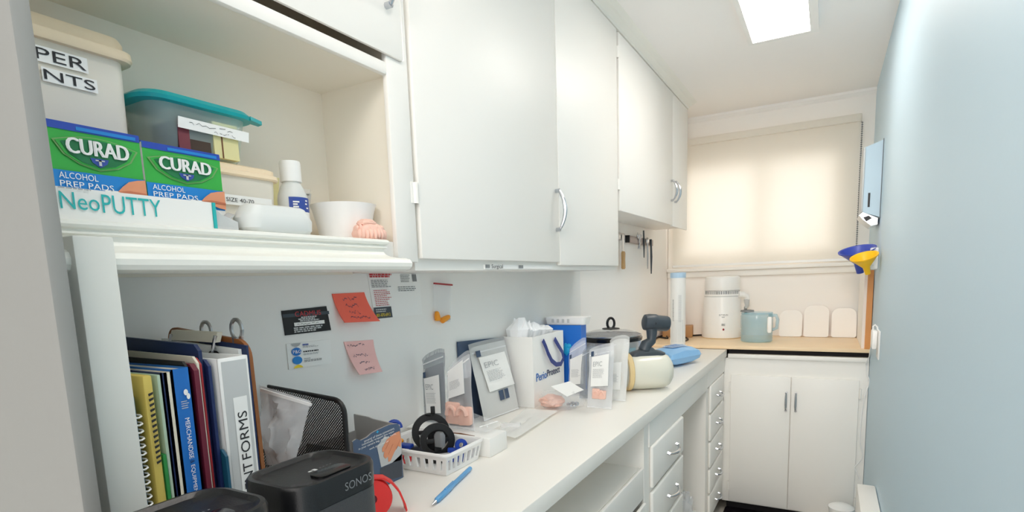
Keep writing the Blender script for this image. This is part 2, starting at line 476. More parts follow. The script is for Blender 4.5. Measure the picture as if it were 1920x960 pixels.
f.lines(.0, .35, .07, .85, 1, 'ink_soft', fill=1.2); f.text('Surgical', .075, .05, .22, .95, 'ink'); f.lines(.44, .3, .53, .8, 1, 'ink_soft', fill=1.2)
part('label_strip', b, t, 'thin taped name strip along bottom rail')
t = wall_cab('shorter white double-door wall cabinet beside the window, two pulls side by side', 5.345, 8.335, 7.48, (.628, .616), .65, 2.258, ((7.385, .93, 1.17), (7.575, .93, 1.18)),
             (), (-2.03, 6.85, .65), '')

# ================================================================ BASE CABINETS
FX = -1.175   # cabinet faces
t = thing('countertop', 'long white laminate countertop running along the left wall', 'countertop', (-1.7, 4.0, -1.095))
b = B().box(XW + .004, -1.13, .64, 7.73, -1.095, -1.0, 'laminate', .006)
b.box(XW + .004, -1.6, 7.73, YB - .004, -1.095, -1.0, 'laminate'); part('top', b, t)

def drawer_pull(c, w):
    return arc_pull((c[0], c[1] - w / 2, c[2]), (c[0], c[1] + w / 2, c[2]), (1, 0, -.3), .058, r=.0125)
# open shelf unit
t = thing('open_base_cabinet', 'white base cabinet with open cubby shelf under near end of counter', 'cabinet', (-1.7, 2.4, ZF))
b = B()
b.box(XW + .01, XW + .04, .7, 4.17, ZF + .25, -1.1, 'white_paint'); b.box(XW + .04, FX, 4.055, 4.17, ZF, -1.1, 'white_paint'); b.box(XW + .04, FX, .7, .8, ZF, -1.1, 'white_paint')
b.box(XW + .04, FX - .03, .8, 4.055, -1.53, -1.455, 'white_paint'); b.box(XW + .04, FX - .05, .8, 4.055, ZF + .25, ZF + .3, 'white_paint')
b.box(FX - .03, FX, .8, 4.055, -1.70, -1.452, 'white_paint', .012); b.box(FX - .2, FX - .16, .7, 4.17, ZF, ZF + .25, 'shadow_gap'); b.box(FX - .03, FX, .8, 4.055, ZF + .25, ZF + .33, 'white_paint')
part('body', b, t)
for y0, y1 in ((.84, 2.4), (2.44, 4.03)):
    d = part('door', B().box(FX + .001, FX + .03, y0, y1, ZF + .3, -1.715, 'white_paint', .012), t)
def drawer_cab(name, label, y0, y1, dy0, dy1, rows, pw, py):
    t = thing(name, label, 'cabinet', (-1.7, (y0 + y1) / 2, ZF))
    b = B()
    b.box(XW + .01, FX - .02, y0, y1, ZF + .25, -1.1, 'white_paint'); b.box(XW + .01, FX - .2, y0, y1, ZF, ZF + .25, 'shadow_gap')
    b.box(FX - .02, FX, y0, y1, ZF + .25, -1.325, 'white_paint')
    if y0 > 6: b.box(FX - .02, FX + .012, y0, y1, -1.3, -1.1, 'white_paint')
    part('body', b, t)
    for z1, z0 in rows:
        d = part('drawer', B().box(FX + .001, FX + .032, dy0, dy1, z0, z1, 'white_paint', .014, 3), t)
        part('handle', drawer_pull((FX + .032, py, (z0 + z1) / 2 - .01), pw), d, 'curved chrome pull')
    return t
t = drawer_cab('drawer_cabinet', 'white wide drawer stack beside the open cubby shelf, left of knee space', 4.172, 5.318, 4.20, 5.265, ((-1.325, -1.665), (-1.70, -2.05), (-2.085, -2.43), (-2.465, -2.9)), .3, 4.80)
part('apron', B().box(FX - .03, FX + .012, 4.174, 6.558, -1.325, -1.1, 'white_paint', .004), t)
drawer_cab('drawer_cabinet', 'white narrow stack of five drawers in the corner, right of knee space', 6.56, 7.795, 6.71, 7.62, ((-1.305, -1.63), (-1.655, -1.97), (-1.99, -2.30), (-2.325, -2.62), (-2.645, -2.95)), .22, 7.18)

# corner cabinet under the window
FY = 7.80
t = thing('sink_cabinet', 'white double-door base cabinet under the wooden worktop at the end of room', 'cabinet', (-.33, 8.4, ZF))
b = B()
b.box(-1.13, XR - .004, FY + .02, YB - .01, ZF + .14, -1.12, 'white_paint'); b.box(-1.13, XR - .004, FY + .12, YB - .01, ZF, ZF + .14, 'shadow_gap')
b.box(-1.172, XR - .004, FY, FY + .02, ZF + .14, -1.12, 'white_paint')
b.box(-1.125, XR - .005, FY - .03, FY + .04, -1.12, -1.062, 'white_paint', .008)
b.box(-1.12, XR - .01, FY + .03, YB - .02, -1.118, -1.003, 'shadow_gap')
part('body', b, t)
for i, (x0, x1, hx, px) in enumerate(((-1.08, -.366, -1.09, -.415), (-.36, .37, .383, -.305))):
    d = part('door', B().box(x0, x1, FY - .035, FY - .001, -3.08, -1.335, 'white_paint', .01), t)
    part('handle', arc_pull((px, FY - .035, -1.765), (px, FY - .035, -1.535), (0, -1, 0), .06), d, 'slim chrome pull')
    for hz in (-1.5, -2.87): part('hinge', hinge(B(), (hx, FY - .012, hz), .12, (0, -1, 0), (1, 0, 0)), d)
# wooden worktop
b = B().box(XW + .004, XR - .003, 7.735, YB - .004, -.998, -.955, 'wood_top', .004)
solo('worktop', b, 'pale wooden worktop under the window blind', 'worktop', (-.9, 8.4, -.998))
ZW = -.955
b = B().box(.37, XR - .042, 7.80, YB - .12, ZW + .001, -.03, 'white_paint'); b.box(.40, XR - .006, 7.74, 7.80, ZW + .001, -.03, 'wood_edge')
solo('splash_panel', b, 'upright side panel with orange wood edge standing on worktop by blue wall', 'panel', (.4, 8.4, ZW))

# ================================================================ CEILING LIGHT, BLIND
t = thing('ceiling_light', 'rectangular white ceiling light panel', 'light', (-.46, 5.0, ZC))
b = B(); b.box(-.80, -.755, 4.6, 6.58, 2.29, ZC - .001, 'white_plastic'); b.box(-.24, -.165, 4.6, 6.58, 2.29, ZC - .001, 'white_plastic')
b.box(-.755, -.24, 4.6, 4.68, 2.29, ZC - .001, 'white_plastic'); b.box(-.755, -.24, 6.52, 6.58, 2.29, ZC - .001, 'white_plastic')
part('frame', b, t)
part('diffuser', B().box(-.755, -.24, 4.68, 6.52, 2.296, 2.31, 'diffuser'), t)
t = thing('ceiling_light', 'added fill light panel, unseen, overhead and nearer, above the top edge of the view', 'light', (-.46, 1.5, ZC))  # extra panel added out of view to brighten the near end
b = B(); b.box(-.80, -.755, .8, 2.3, 2.29, ZC - .001, 'white_plastic'); b.box(-.24, -.165, .8, 2.3, 2.29, ZC - .001, 'white_plastic')
b.box(-.755, -.24, .8, .88, 2.29, ZC - .001, 'white_plastic'); b.box(-.755, -.24, 2.22, 2.3, 2.29, ZC - .001, 'white_plastic')
part('frame', b, t)
part('diffuser', B().box(-.755, -.24, .88, 2.22, 2.296, 2.31, 'diffuser_fill'), t)
t = thing('roller_blind', 'cream roller blind drawn down over the window', 'blind', (-.9, 9.1, .12))
b = B(); b.rloft((-.93, 9.075, 0), [(1.24, .055, .02, 1.915), (1.24, .06, .02, 1.925), (1.24, .06, .02, 2.0), (1.235, .055, .02, 2.012)], 'blind_fabric'); part('cassette', b, t)
b = B(); n = 20
b.prism([(-2.16, 9.072, .13), (-2.16, 9.068, 1.92), (-2.16, 9.071, 1.92), (-2.16, 9.075, .13)], (2.45, 0, 0), 'blind_fabric'); part('fabric', b, t)
b = B(); b.rloft((-.93, 9.073, 0), [(1.23, .012, .01, .10), (1.23, .016, .012, .105), (1.23, .016, .012, .13), (1.23, .012, .01, .137)], 'white_plastic'); part('bottom_bar', b, t)
b = B()
for i in range(62):
    z = 1.9 - i * .028
    b.lathe([(0, -.011), (.011, -.005), (.011, .005), (0, .011)], (.316, 9.06, z), 'mid_grey', 6)
    
b.tube([(.30, 9.06, 1.93), (.316, 9.06, 1.9), (.316, 9.06, .16)], .004, 'mid_grey', 6); part('bead_chain', b, t, 'grey bead pull chain')

b = B(); b.rloft((-.66, 7.52, 0), [(.47, .38, .03, ZF + .001), (.48, .39, .03, ZF + .01), (.47, .38, .03, ZF + .022)], 'floor_black')
solo('floor_mat', b, 'black mat on the floor in front of the sink cabinet', 'mat', (-.62, 7.45, ZF))
# ================================================================ ON THE OPEN SHELF (top z=.2)
ZS = .2
def pz(px, py, x): return P(px, py, 'X', x)
# long low carton at the shelf edge
x = -1.775; y1 = pz(401, 390, x).y; zt = pz(250, 364, x).z
t = thing('carton', 'long low white carton with teal lettering at the shelf front, end flap open', 'box', (x - .04, .9, ZS))
b = B(); b.box(x - .075, x, .665, y1, ZS + .001, zt, 'white_matte')
f = Face(b, (x, .66, ZS), (0, y1 - .66, 0), (0, 0, zt - ZS))
def fu(px, py): q = pz(px, py, x); return (q.y - .66) / (y1 - .66), (q.z - ZS) / (zt - ZS)
a = fu(112, 385); c = fu(300, 385)
f.text('Neo', a[0], .34, a[0] + (c[0] - a[0]) * .36, .86, 'teal_print'); f.text('PUTTY', a[0] + (c[0] - a[0]) * .385, .3, c[0], .88, 'teal_print')
f.rect(.985, 0, 1, 1, 'teal_print'); f.lines(a[0], .94, a[0] + .2, 1.0, 1, 'ink_grey', fill=.6)
part('body', b, t)
b = B(); b.prism([(x - .075, y1, ZS + .001), (x - .003, y1, ZS + .001), (x - .003, y1 + .02, ZS + .001), (x - .04, y1 + .1, zt - .03), (x - .075, y1 + .1, zt - .02)], (0, 0, .004), 'pale_grey')
b.prism([(x - .003, y1, ZS + .002), (x - .003, y1 + .085, ZS + .002), (x - .01, y1 + .09, zt - .055), (x - .02, y1 + .03, zt - .03), (x - .003, y1, zt - .01)], (-.003, 0, 0), 'pale_grey')
b.slab((x + .001, y1 - .006, ZS + .002), (x + .001, y1 + .004, ZS + .002), (x + .001, y1 + .004, zt), (x + .001, y1 - .006, zt), .003, 'teal_print')
part('end_flap', b, t, 'teal lined end flap standing open')

def prep_box(y0, y1, zt, xf, label):
    t = thing('prep_pad_box', label, 'box', (xf - .06, (y0 + y1) / 2, ZS), 'boxes of prep pads')
    b = B(); b.box(xf - .12, xf, y0, y1, ZS + .001, zt, 'white_matte')
    zb = .296
    f = Face(b, (xf, y0, zb), (0, y1 - y0, 0), (0, 0, zt - zb))
    f.rect(0, -.5, 1, 1, 'curad_green'); f.rect(0, .90, 1, 1, 'curad_top', 2); f.rect(.3, .92, .95, .975, 'curad_blue', 3)
    def shield(s, k, L):
        pts = [(-1, .5)] + [(-1 + 2 * i / 16, .5 + .42 * math.sin(PI * i / 16)) for i in range(1, 16)] + [(1, .5), (.8, -.25), (.45, -.75), (0, -1), (-.45, -.75), (-.8, -.25)]
        f.poly([(.5 + px * .46 * s, .60 + py * .27 * s) for px, py in pts][::-1], k, L)
    shield(1, 'curad_rim', 3); shield(.94, 'curad_green', 4); shield(.84, 'curad_dark', 5)
    for i, dx in enumerate((0, .008, .016)): f.text('CURAD', .16 + dx, .55, .82 + dx, .79, 'white_plastic', 7 + i * .4)
    f.poly([(.4, .52), (.6, .52), (.58, .45), (.5, .38), (.42, .45)][::-1], 'label_blue', 6); f.rect(.485, .41, .515, .5, 'pale_grey', 7); f.rect(.45, .48, .55, .5, 'pale_grey', 7)
    f.rect(0, -.12, 1, .28, 'curad_blue', 3); f.rect(0, -.5, 1, -.12, 'white_matte', 3)
    f.text('ALCOHOL', .06, .155, .46, .25, 'white_plastic', 5); f.text('PREP PADS', .06, .03, .62, .12, 'white_plastic', 5)
    f.poly([(.66, .03), (.72, .12), (.8, .21), (.9, .25), (1, .27), (1, -.1), (.9, -.08), (.78, -.02)][::-1], 'skin', 6)
    f.poly([(.66, .03), (.8, .06), (1, .04), (1, .0), (.78, .02)][::-1], 'skin_dark', 7); f.rect(.52, -.06, .70, .04, 'white_plastic', 5)
    part('carton', b, t)
    b = B(); b.box(xf - .121, xf + .001, y0 - .001, y1 + .001, zt, zt + .004, 'curad_top'); part('top_flap', b, t, 'blue top flap')
x = -1.862
prep_box(pz(92, 300, x).y, pz(266, 300, x).y - .003, pz(262, 258, x).z, x, 'green and blue prep pad box standing left, under the tall labelled tub')
prep_box(pz(266, 300, x).y + .003, pz(415, 340, x).y, pz(408, 292, x).z, x, 'green and blue prep pad box standing right, under the teal-lidded container')

# tall tub with printed labels
x = -2.0
y1 = pz(245, 180, x).y; y0 = .70; zl = pz(250, 112, x).z
t = thing('storage_tub', 'tall translucent tub with cream lid and large printed labels', 'tub', (-2.1, (y0 + y1) / 2, ZS))
cx, hx, cy, hy = -2.105, .105, (y0 + y1) / 2, (y1 - y0) / 2
b = B(); b.rloft((cx, cy, 0), [(hx - .02, hy - .02, .04, ZS + .002), (hx - .008, hy - .008, .045, ZS + .03), (hx, hy, .045, zl)], 'tub_film'); part('body', b, t)
zz = pz(248, 95, x).z
b = B(); b.rloft((cx, cy, 0), [(hx + .018, hy + .022, .05, zl - .02), (hx + .022, hy + .026, .05, zl - .012), (hx + .02, hy + .024, .05, zl + .01), (hx + .008, hy + .008, .05, zl + .014), (hx + .008, hy + .008, .05, zl + .035), (hx, hy, .045, zl + .05), (hx - .03, hy - .04, .04, zl + .055)], 'cream_plastic'); part('lid', b, t, 'cream plastic lid')
b = B(); b.box(cx - .07, cx + .085, y0 + .05, y0 + .27, ZS + .02, ZS + .27, 'paper_cream'); b.box(cx - .05, cx + .08, y0 + .28, y1 - .06, ZS + .02, ZS + .2, 'pale_grey'); part('contents', b, t, 'cream paper packets inside tub')
b = B(); xx = x + .003
def lab(p, q, txt, fit):
    A = pz(*p, xx); Bq = pz(*q, xx)
    f = Face(b, (xx, A.y, Bq.z), (0, Bq.y - A.y, 0), (0, 0, A.z - Bq.z)); f.rect(0, 0, 1, 1, 'paper', 1); f.text(txt, *fit, 'ink', 2)
lab((62, 82), (166, 139), 'PER', (.0, .14, .96, .86)); lab((76, 124), (184, 176), 'NTS', (.03, .14, .95, .86))
part('label', b, t, 'white labels with large black capitals')

# cream container with the teal-lidded container on it
x = -1.985
yc0, yc1 = pz(404, 350, x).y - .23, pz(526, 390, x).y; zl = pz(528, 338, x).z
t = thing('storage_tub', 'low cream-lidded tub with handwritten size strip, beneath the teal-lidded container', 'tub', (-2.02, (yc0 + yc1) / 2, ZS))
cx, hx, cy, hy = -2.105, .12, (yc0 + yc1) / 2, (yc1 - yc0) / 2
# keep clear of the prep boxes in front
b = B(); b.rloft((cx, cy, 0), [(hx - .02, hy - .02, .04, ZS + .002), (hx - .01, hy - .008, .045, ZS + .03), (hx, hy, .045, zl)], 'tub_film'); part('body', b, t)
b = B(); b.rloft((cx, cy, 0), [(hx + .008, hy + .012, .05, zl - .012), (hx + .012, hy + .016, .05, zl - .006), (hx + .01, hy + .014, .05, zl + .008), (hx + .002, hy + .004, .05, zl + .012), (hx + .002, hy + .004, .05, zl + .028), (hx - .01, hy - .01, .045, zl + .034)], 'cream_plastic'); part('lid', b, t, 'cream plastic lid')
b = B(); b.box(cx - .1, cx + .1, cy - .2, cy + .2, ZS + .02, ZS + .1, 'paper_cream'); part('contents', b, t)
b = B(); A = pz(418, 363, x + .002); Bq = pz(510, 392, x + .002); f = Face(b, (x + .003, A.y, Bq.z), (0, Bq.y - A.y, 0), (0, 0, A.z - Bq.z))
f.rect(0, 0, 1, 1, 'paper'); f.text('SIZE 40-70', .04, .3, .6, .7, 'ink'); part('label', b, t, 'white strip with handwriting')
zc = zl + .035
x = -1.985
yt0 = pz(286, 200, x).y; yt1 = pz(468, 250, x).y; zt = pz(468, 228, x).z
t = thing('storage_tub', 'clear container with teal lid stacked on the low cream-lidded tub', 'tub', (-2.03, (yt0 + yt1) / 2, zc))
cx, hx, cy, hy = -2.09, .105, (yt0 + yt1) / 2, (yt1 - yt0) / 2
b = B(); b.rloft((cx, cy, 0), [(hx - .03, hy - .03, .05, zc + .002), (hx - .015, hy - .015, .06, zc + .02), (hx, hy, .06, zt - .03), (hx + .004, hy + .004, .06, zt)], 'teal_tub_film'); part('body', b, t)
b = B(); b.rloft((cx, cy, 0), [(hx + .006, hy + .008, .07, zt - .004), (hx + .02, hy + .035, .08, zt), (hx + .024, hy + .04, .08, zt + .012), (hx + .01, hy + .02, .07, zt + .028), (hx - .02, hy - .03, .06, zt + .032)], 'teal_lid')
b.prism([(cx + hx - .03, cy + hy, zt + .002), (cx + hx + .014, cy + hy, zt + .002), (cx + hx + .0, cy + hy + .06, zt - .002), (cx + hx - .03, cy + hy + .065, zt - .002)], (0, 0, .014), 'teal_lid'); part('lid', b, t, 'teal snap lid')
b = B(); b.box(cx - .06, cx + .095, cy - .1, cy + .02, zc + .012, zt - .05, 'brown_dark'); b.box(cx - .06, cx + .1, cy - .1, cy - .06, zc + .012, zt - .05, 'maroon'); b.box(cx - .06, cx + .1, cy + .03, cy + .13, zc + .012, zt - .03, 'yellow_pack'); b.box(cx + .1, cx + .102, cy + .06, cy + .065, zc + .012, zt - .06, 'dark_wood')
part('contents', b, t, 'dark and yellow packets inside')
b = B(); A = pz(333, 217, x + .003); Bq = pz(465, 247, x + .003)
p = [pz(333, 238, x + .004), pz(466, 268, x + .004), pz(466, 247, x + .004), pz(333, 217, x + .004)]
f = Face(b, p[0], p[1] - p[0], p[3] - p[0]); f.rect(0, 0, 1, 1, 'paper'); f.scribble(.12, .4, .9, .9, 1, 'ink', th=.02); f.scribble(.45, .08, .85, .4, 1, 'ink', th=.02, seed=5)
part('label', b, t, 'white strip with scrawled handwriting')

# bottle
c = P(551, 400, 'X', -2.03); c = V((-2.03, c.y, 0)); r = .062; zt = P(540, 303, 'X', -2.03).z
t = thing('bottle', 'white plastic bottle with blue label beside the cream-lidded tub', 'bottle', (c.x, c.y, ZS))
h = zt - ZS
b = B(); b.lathe([(r * .95, ZS + .002), (r, ZS + .012), (r, ZS + h * .52), (r * .96, ZS + h * .58), (r * .7, ZS + h * .7), (r * .56, ZS + h * .74), (r * .52, ZS + h * .76)], c, 'bottle_film'); part('body', b, t)
rc = r * .70
b = B(); b.lathe([(rc, ZS + h * .745), (rc, ZS + h * .97), (rc * .94, ZS + h), (0, ZS + h)], c, 'white_plastic', 40); part('cap', b, t, 'white ribbed screw cap')
b = B(); n = 26; ang = [-.95 + 2.0 * i / n for i in range(n + 1)]
b.loft([[(c.x + (r + .002) * math.cos(a), c.y + (r + .002) * math.sin(a), z) for a in ang] for z in (ZS + h * .36, ZS + h * .54)], 'label_blue', False, True, False)
b.loft([[(c.x + (r + .0015) * math.cos(a), c.y + (r + .0015) * math.sin(a), z) for a in ang] for z in (ZS + h * .12, ZS + h * .36)], 'paper', False, True, False)
for z0, aa, ab in ((.47, -.7, -.3), (.44, -.7, -.42), (.41, -.7, -.35), (.49, .15, .35), (.45, .12, .3), (.40, .2, .4)):
    b.loft([[(c.x + (r + .004) * math.cos(aa + (ab - aa) * i / 5), c.y + (r + .004) * math.sin(aa + (ab - aa) * i / 5), z) for i in range(6)] for z in (ZS + h * z0, ZS + h * (z0 + .018))], 'white_plastic', False, True, False)
part('label', b, t, 'blue and white wrap label')
# low white dish
c = P(515, 405, 'X', -1.80)
b = B(); b.rloft((-1.805, c.y, 0), [(.05, .13, .04, ZS + .002), (.06, .148, .05, ZS + .015), (.062, .152, .055, ZS + .05), (.058, .142, .05, ZS + .066), (.05, .125, .045, ZS + .094), (.04, .115, .04, ZS + .10)], 'bottle_film')
solo('dish', b, 'low translucent white tub lying flat at the shelf edge before the bottle', 'tub', (-1.805, c.y, ZS))
# white bowl
c = P(645, 405, 'X', -2.0); zt = P(645, 378, 'X', -2.0 + .1).z
bl = (-2.0, c.y, 0); r = .148; h = zt - ZS
b = B(); b.lathe([(0, ZS + .001), (r * .72, ZS + .001), (r * .76, ZS + .012), (r * .84, ZS + h * .45), (r * .95, ZS + h * .85), (r * 1.02, ZS + h), (r * .98, ZS + h), (r * .9, ZS + h * .85), (r * .78, ZS + h * .4), (r * .68, ZS + .02), (0, ZS + .02)], bl, 'white_plastic', 40)
solo('bowl', b, 'white plastic bowl flared at the rim on the open shelf', 'bowl', (-2.0, c.y, ZS))
# packets behind bowl
b = B(); b.slab((-2.225, 1.76, ZS + .001), (-2.225, 1.92, ZS + .001), (-2.225, 1.98, ZS + .27), (-2.225, 1.82, ZS + .27), .012, 'clear_plastic')
f = Face(b, (-2.213, 1.84, ZS + .16), (0, .12, .0), (0, .02, .09)); f.rect(0, 0, 1, 1, 'pale_grey', 2); f.rect(.1, .9, .9, .96, 'mid_grey', 3); f.rect(.5, .1, .95, .2, 'print_navy', 3)
solo('packet', b, 'small clear packet leaning behind the white bowl', 'packet', (-2.14, 1.83, ZS))
b = B(); b.slab((-2.225, 1.70, ZS + .001), (-2.225, 1.76, ZS + .001), (-2.22, 1.80, ZS + .30), (-2.22, 1.76, ZS + .30), .012, 'yellow_pack')
solo('packet', b, 'thin pale yellow packet wedged between the bottle and the bowl', 'packet', (-2.09, 1.66, ZS))
# pink gum cast: arch with teeth
c = P(702, 432, 'X', -1.80)
t = thing('dental_cast', 'pink dental cast at the right end of the open shelf', 'dental model', (-1.80, c.y, ZS))
b = B(); cc = V((-1.835, c.y, ZS + .03)); b.blob(cc, (.062, .086, .058), 'pink_cast', .10, 2.4, 2, 4, ZS + .002); b.blob(cc + V((.01, -.02, .045)), (.035, .05, .02), 'pink_cast', .2, 3, 4, 3); part('base', b, t)
b = B()
for i in range(11):
    a = -1.25 + 2.5 * i / 10
    p = cc + V((.058 * math.cos(a), .082 * math.sin(a), -.006 + .004 * (i % 2)))
    b.blob(p, (.013, .0105, .024), 'pink_cast', .08, 2, i, 2, ZS + .003)
    b.blob(p + V((-.012, 0, .028)), (.010, .007, .014), 'pink_cast', .1, 2, i, 2)
part('teeth', b, t, 'row of moulded teeth')
# ================================================================ ON THE COUNTER (top z=-1)
ZT = -1.0
# ---- upright books, folders and the binder, spines at x=-1.68
XS = -1.68
def Yx(px, py=800): return P(px, py, 'X', XS).y
def vol(name, label, y0, y1, ztop, k, pages=None, xs=XS, depth=.5, cat='book', group=None):
    t = thing(name, label, cat, (xs - depth / 2, (y0 + y1) / 2, ZT), group)
    return t
yb = [P(x, 760, 'X', XS).y for x in (254, 271, 284, 292, 303, 311, 352, 366, 376, 387)]
# spiral notebook
y0 = .812
t = thing('spiral_notebook', 'spiral-bound notebook with white wire standing first in the row beside end panel', 'notebook', (-1.9, y0, ZT))
part('cover', B().box(-2.15, -1.70, y0, y0 + .016, ZT + .002, -.29, 'dark_teal'), t)
b = B()
for i in range(30):
    z = -.97 + i * .0215
    b.tube([(-1.70 + .02 * math.cos(a) + .004, y0 + .008 + .016 * math.sin(a), z + .004 * math.sin(a / 2)) for a in [2 * PI * j / 8 for j in range(9)]], .0028, 'white_plastic', 5)
part('wire_spiral', b, t, 'white wire spiral')
# green file behind
b = B(); b.slab((-2.2, .832, ZT + .002), (-1.77, .832, ZT + .002), (-1.80, .832, -.215), (-2.2, .832, -.20), -.012, 'green_folder')
solo('folder', b, 'green folder standing behind the yellow folder, near end panel', 'folder', (-1.98, .836, ZT))
# yellow folder with spine writing
b = B(); b.box(-2.2, XS, .846, .872, ZT + .002, -.232, 'yellow_folder', .006)
f = Face(b, (XS, .846, ZT), (0, .026, 0), (0, 0, .77)); f.scribble(.3, .66, .7, .96, 1, 'ink', th=.006)
for i in range(14): f.poly([(.25, .93 - i * .02), (.8, .935 - i * .02), (.75, .926 - i * .02), (.3, .92 - i * .02)], 'ink', 3)
solo('folder', b, 'yellow folder with dark handwriting down its spine', 'folder', (-1.94, .86, ZT))
b = B(); b.slab((-2.2, .8735, ZT + .002), (XS + .003, .8735, ZT + .002), (XS + .003, .8735, -.47), (-2.2, .8735, -.44), -.009, 'green_folder'); solo('folder', b, 'bright green low folder between yellow folder and pale green folder', 'folder', (-1.94, .876, ZT))
b = B(); b.box(-2.2, XS, .885, .895, ZT + .002, -.235, 'pale_green', .003); solo('folder', b, 'pale green thin folder left of the navy blue book', 'folder', (-1.94, .89, ZT))
def bookbox(label, y0, y1, zt, cover, pages, d=.5, xs=XS):
    t = thing('book', label, 'book', (xs - d / 2, (y0 + y1) / 2, ZT))
    b = B(); c = .004
    b.box(xs - d, xs, y0, y0 + c, ZT + .002, zt, cover); b.box(xs - d, xs, y1 - c, y1, ZT + .002, zt, cover); b.box(xs - c, xs, y0, y1, ZT + .002, zt, cover)
    part('cover', b, t); part('pages', B().box(xs - d + .01, xs - c, y0 + c, y1 - c, ZT + .006, zt - .006, pages), t, 'cut page edges')
    return t
bookbox('thin navy blue book left of the cream book', .896, .908, -.232, 'navy', 'paper')
bookbox('cream-spined book next to the bright blue catalogue', .909, .926, -.232, 'paper_cream', 'paper_cream')
y0, y1 = .927, .981
t = bookbox('bright blue catalogue with white capital lettering down its spine', y0, y1, -.226, 'catalog_blue', 'paper_cream')
b = B(); f = Face(b, (XS, y0, ZT), (0, y1 - y0, 0), (0, 0, .774))
def bv(py): return (P(330 + (py - 790) * .13, py, 'X', XS).z - ZT) / .774
f.text('MERCHANDISE', .40, bv(865), .66, bv(788), 'white_plastic', 2, -1); f.text('EQUIPMENT', .40, bv(937), .66, bv(877), 'white_plastic', 2, -1); f.text('&', .42, bv(874), .66, bv(868), 'navy', 2, -1)
f.ell(.62, .905, .12, .012, 'white_plastic', 2); f.ell(.74, .888, .1, .012, 'white_plastic', 2); f.lines(.3, .84, .75, .875, 4, 'pale_grey', fill=.4)
part('spine_print', b, t, 'white lettering on blue spine')
# dark red, grey, red and blue folders
def fol(label, y, th, zt, k, xs=XS, x0=-2.2, slope=0.0):
    b = B(); b.prism([(x0, y, ZT + .002), (xs, y, ZT + .002), (xs, y, zt - .02), (xs - .02, y, zt), (x0, y, zt + slope)], (0, th, 0), k)
    solo('folder', b, label, 'folder', ((x0 + xs) / 2, y, ZT))
fol('black folder behind the bright blue catalogue', .984, .008, -.212, 'black', XS - .02, slope=.005)
fol('dark red folder right of the bright blue catalogue', .994, .016, -.22, 'dark_red')
fol('grey folder with pale top edge behind the dark red folder', 1.012, .008, -.20, 'paper_cream', XS - .012, slope=.01)
fol('red folder showing a thin red edge beside the navy folder', 1.022, .006, -.205, 'red_tab', XS - .012)
fol('tall dark navy folder with blue corner rising above the row', 1.032, .012, -.165, 'navy', XS - .03, -2.24, .02)
fol('blue thin folder left of the white binder', 1.046, .01, -.215, 'print_navy', XS - .01)
fol('low teal folder just left of the white binder', 1.058, .009, -.51, 'dark_teal', XS + .012)
# white ring binder
ya, yb_ = P(406, 677, 'X', XS).y + .002, P(464, 665, 'X', XS).y
zt = P(464, 665, 'X', XS).z
t = thing('ring_binder', 'white ring binder with black capital letters on its spine', 'binder', (-1.95, (ya + yb_) / 2, ZT))
b = B()
b.box(XS - .006, XS, ya, yb_, ZT + .002, zt, 'white_plastic', .003); b.box(-2.22, XS, ya, ya + .008, ZT + .002, zt, 'white_plastic', .003); b.box(-2.22, XS, yb_ - .008, yb_, ZT + .002, zt, 'white_plastic', .003)
part('cover', b, t)
b = B(); b.box(-2.2, XS - .03, ya + .02, yb_ - .03, ZT + .03, zt - .04, 'paper'); part('sheets', b, t, 'block of white sheets')
b = B(); f = Face(b, (XS, ya, ZT), (0, yb_ - ya, 0), (0, 0, zt - ZT), .0012)
f.rect(.1, .02, .92, .985, 'pale_grey', 1); f.rect(.36, .02, .82, .83, 'paper', 2)
def bv2(py): return (P(465, py, 'X', XS).z - ZT) / (zt - ZT)
f.text('ENT', .45, bv2(915), .76, bv2(866), 'ink', 3, 1); f.text('FORMS', .45, bv2(859), .76, bv2(768), 'ink', 3, 1)
part('spine_label', b, t, 'paper spine label with black capitals')
b = B(); b.lathe([(0, -.002), (.008, -.002), (.008, .002), (0, .002)], (XS - .05, ya - .002, zt - .11), 'black', 12, (0, 1, 0)); part('rivet', b, t, 'dark round rivet')
# loose sheets with clips, clipboards
def clip(b, x, y, z, s, k, kl='chrome'):
    b.prism([(x - s, y - .014, z - .01), (x + s, y - .014, z - .01), (x + s, y - .004, z + .035), (x - s, y - .004, z + .035)], (0, .03, 0), k)
    for dx in (-.8, .8):
        b.tube([(x + dx * s + .012 * math.cos(a), y - .018, z + .04 + .03 * math.sin(a) - .03) for a in [PI * i / 8 for i in range(9)]], .004, kl, 6)
t = thing('clipboard', 'brown rounded clipboard standing behind the white binder', 'clipboard', (-1.95, 1.215, ZT))
b = B(); ring = []
A = P(462, 636, 'Y', 1.222); Bq = P(312, 614, 'Y', 1.222)
xr, xl = A.x, max(Bq.x, -2.21); zr, zl = A.z, Bq.z
pts = [(xl, ZT + .002), (xr + .02, ZT + .002)]
for i in range(7): a = PI / 2 * i / 6; pts.append((xr - .06 + .065 * math.cos(a), zr - .065 + .065 * math.sin(a)))
for i in range(7): a = PI / 2 + PI / 2 * i / 6; pts.append((xl + .05 + .05 * math.cos(a), zl - .05 + .05 * math.sin(a)))
b.prism([(x, 1.222, z) for x, z in pts], (0, .014, 0), 'clipboard_brown'); part('board', b, t)
for px, py in ((437, 612), (380, 616)):
    b = B(); q = P(px, py, 'Y', 1.228)
    b.tube([(q.x + .03 * math.cos(a), 1.24, q.z - .012 + .036 * math.sin(a)) for a in [2 * PI * i / 14 for i in range(14)]], .007, 'steel', 6, True)
    b.tube([(q.x, 1.24, q.z - .04), (q.x, 1.24, q.z - .08)], .02, 'steel', 8)
    part('clip', b, t, 'steel wire clip loop')
t = thing('clipboard', 'white paper stack on a board with silver clip in front of the brown clipboard', 'clipboard', (-1.95, 1.2, ZT))
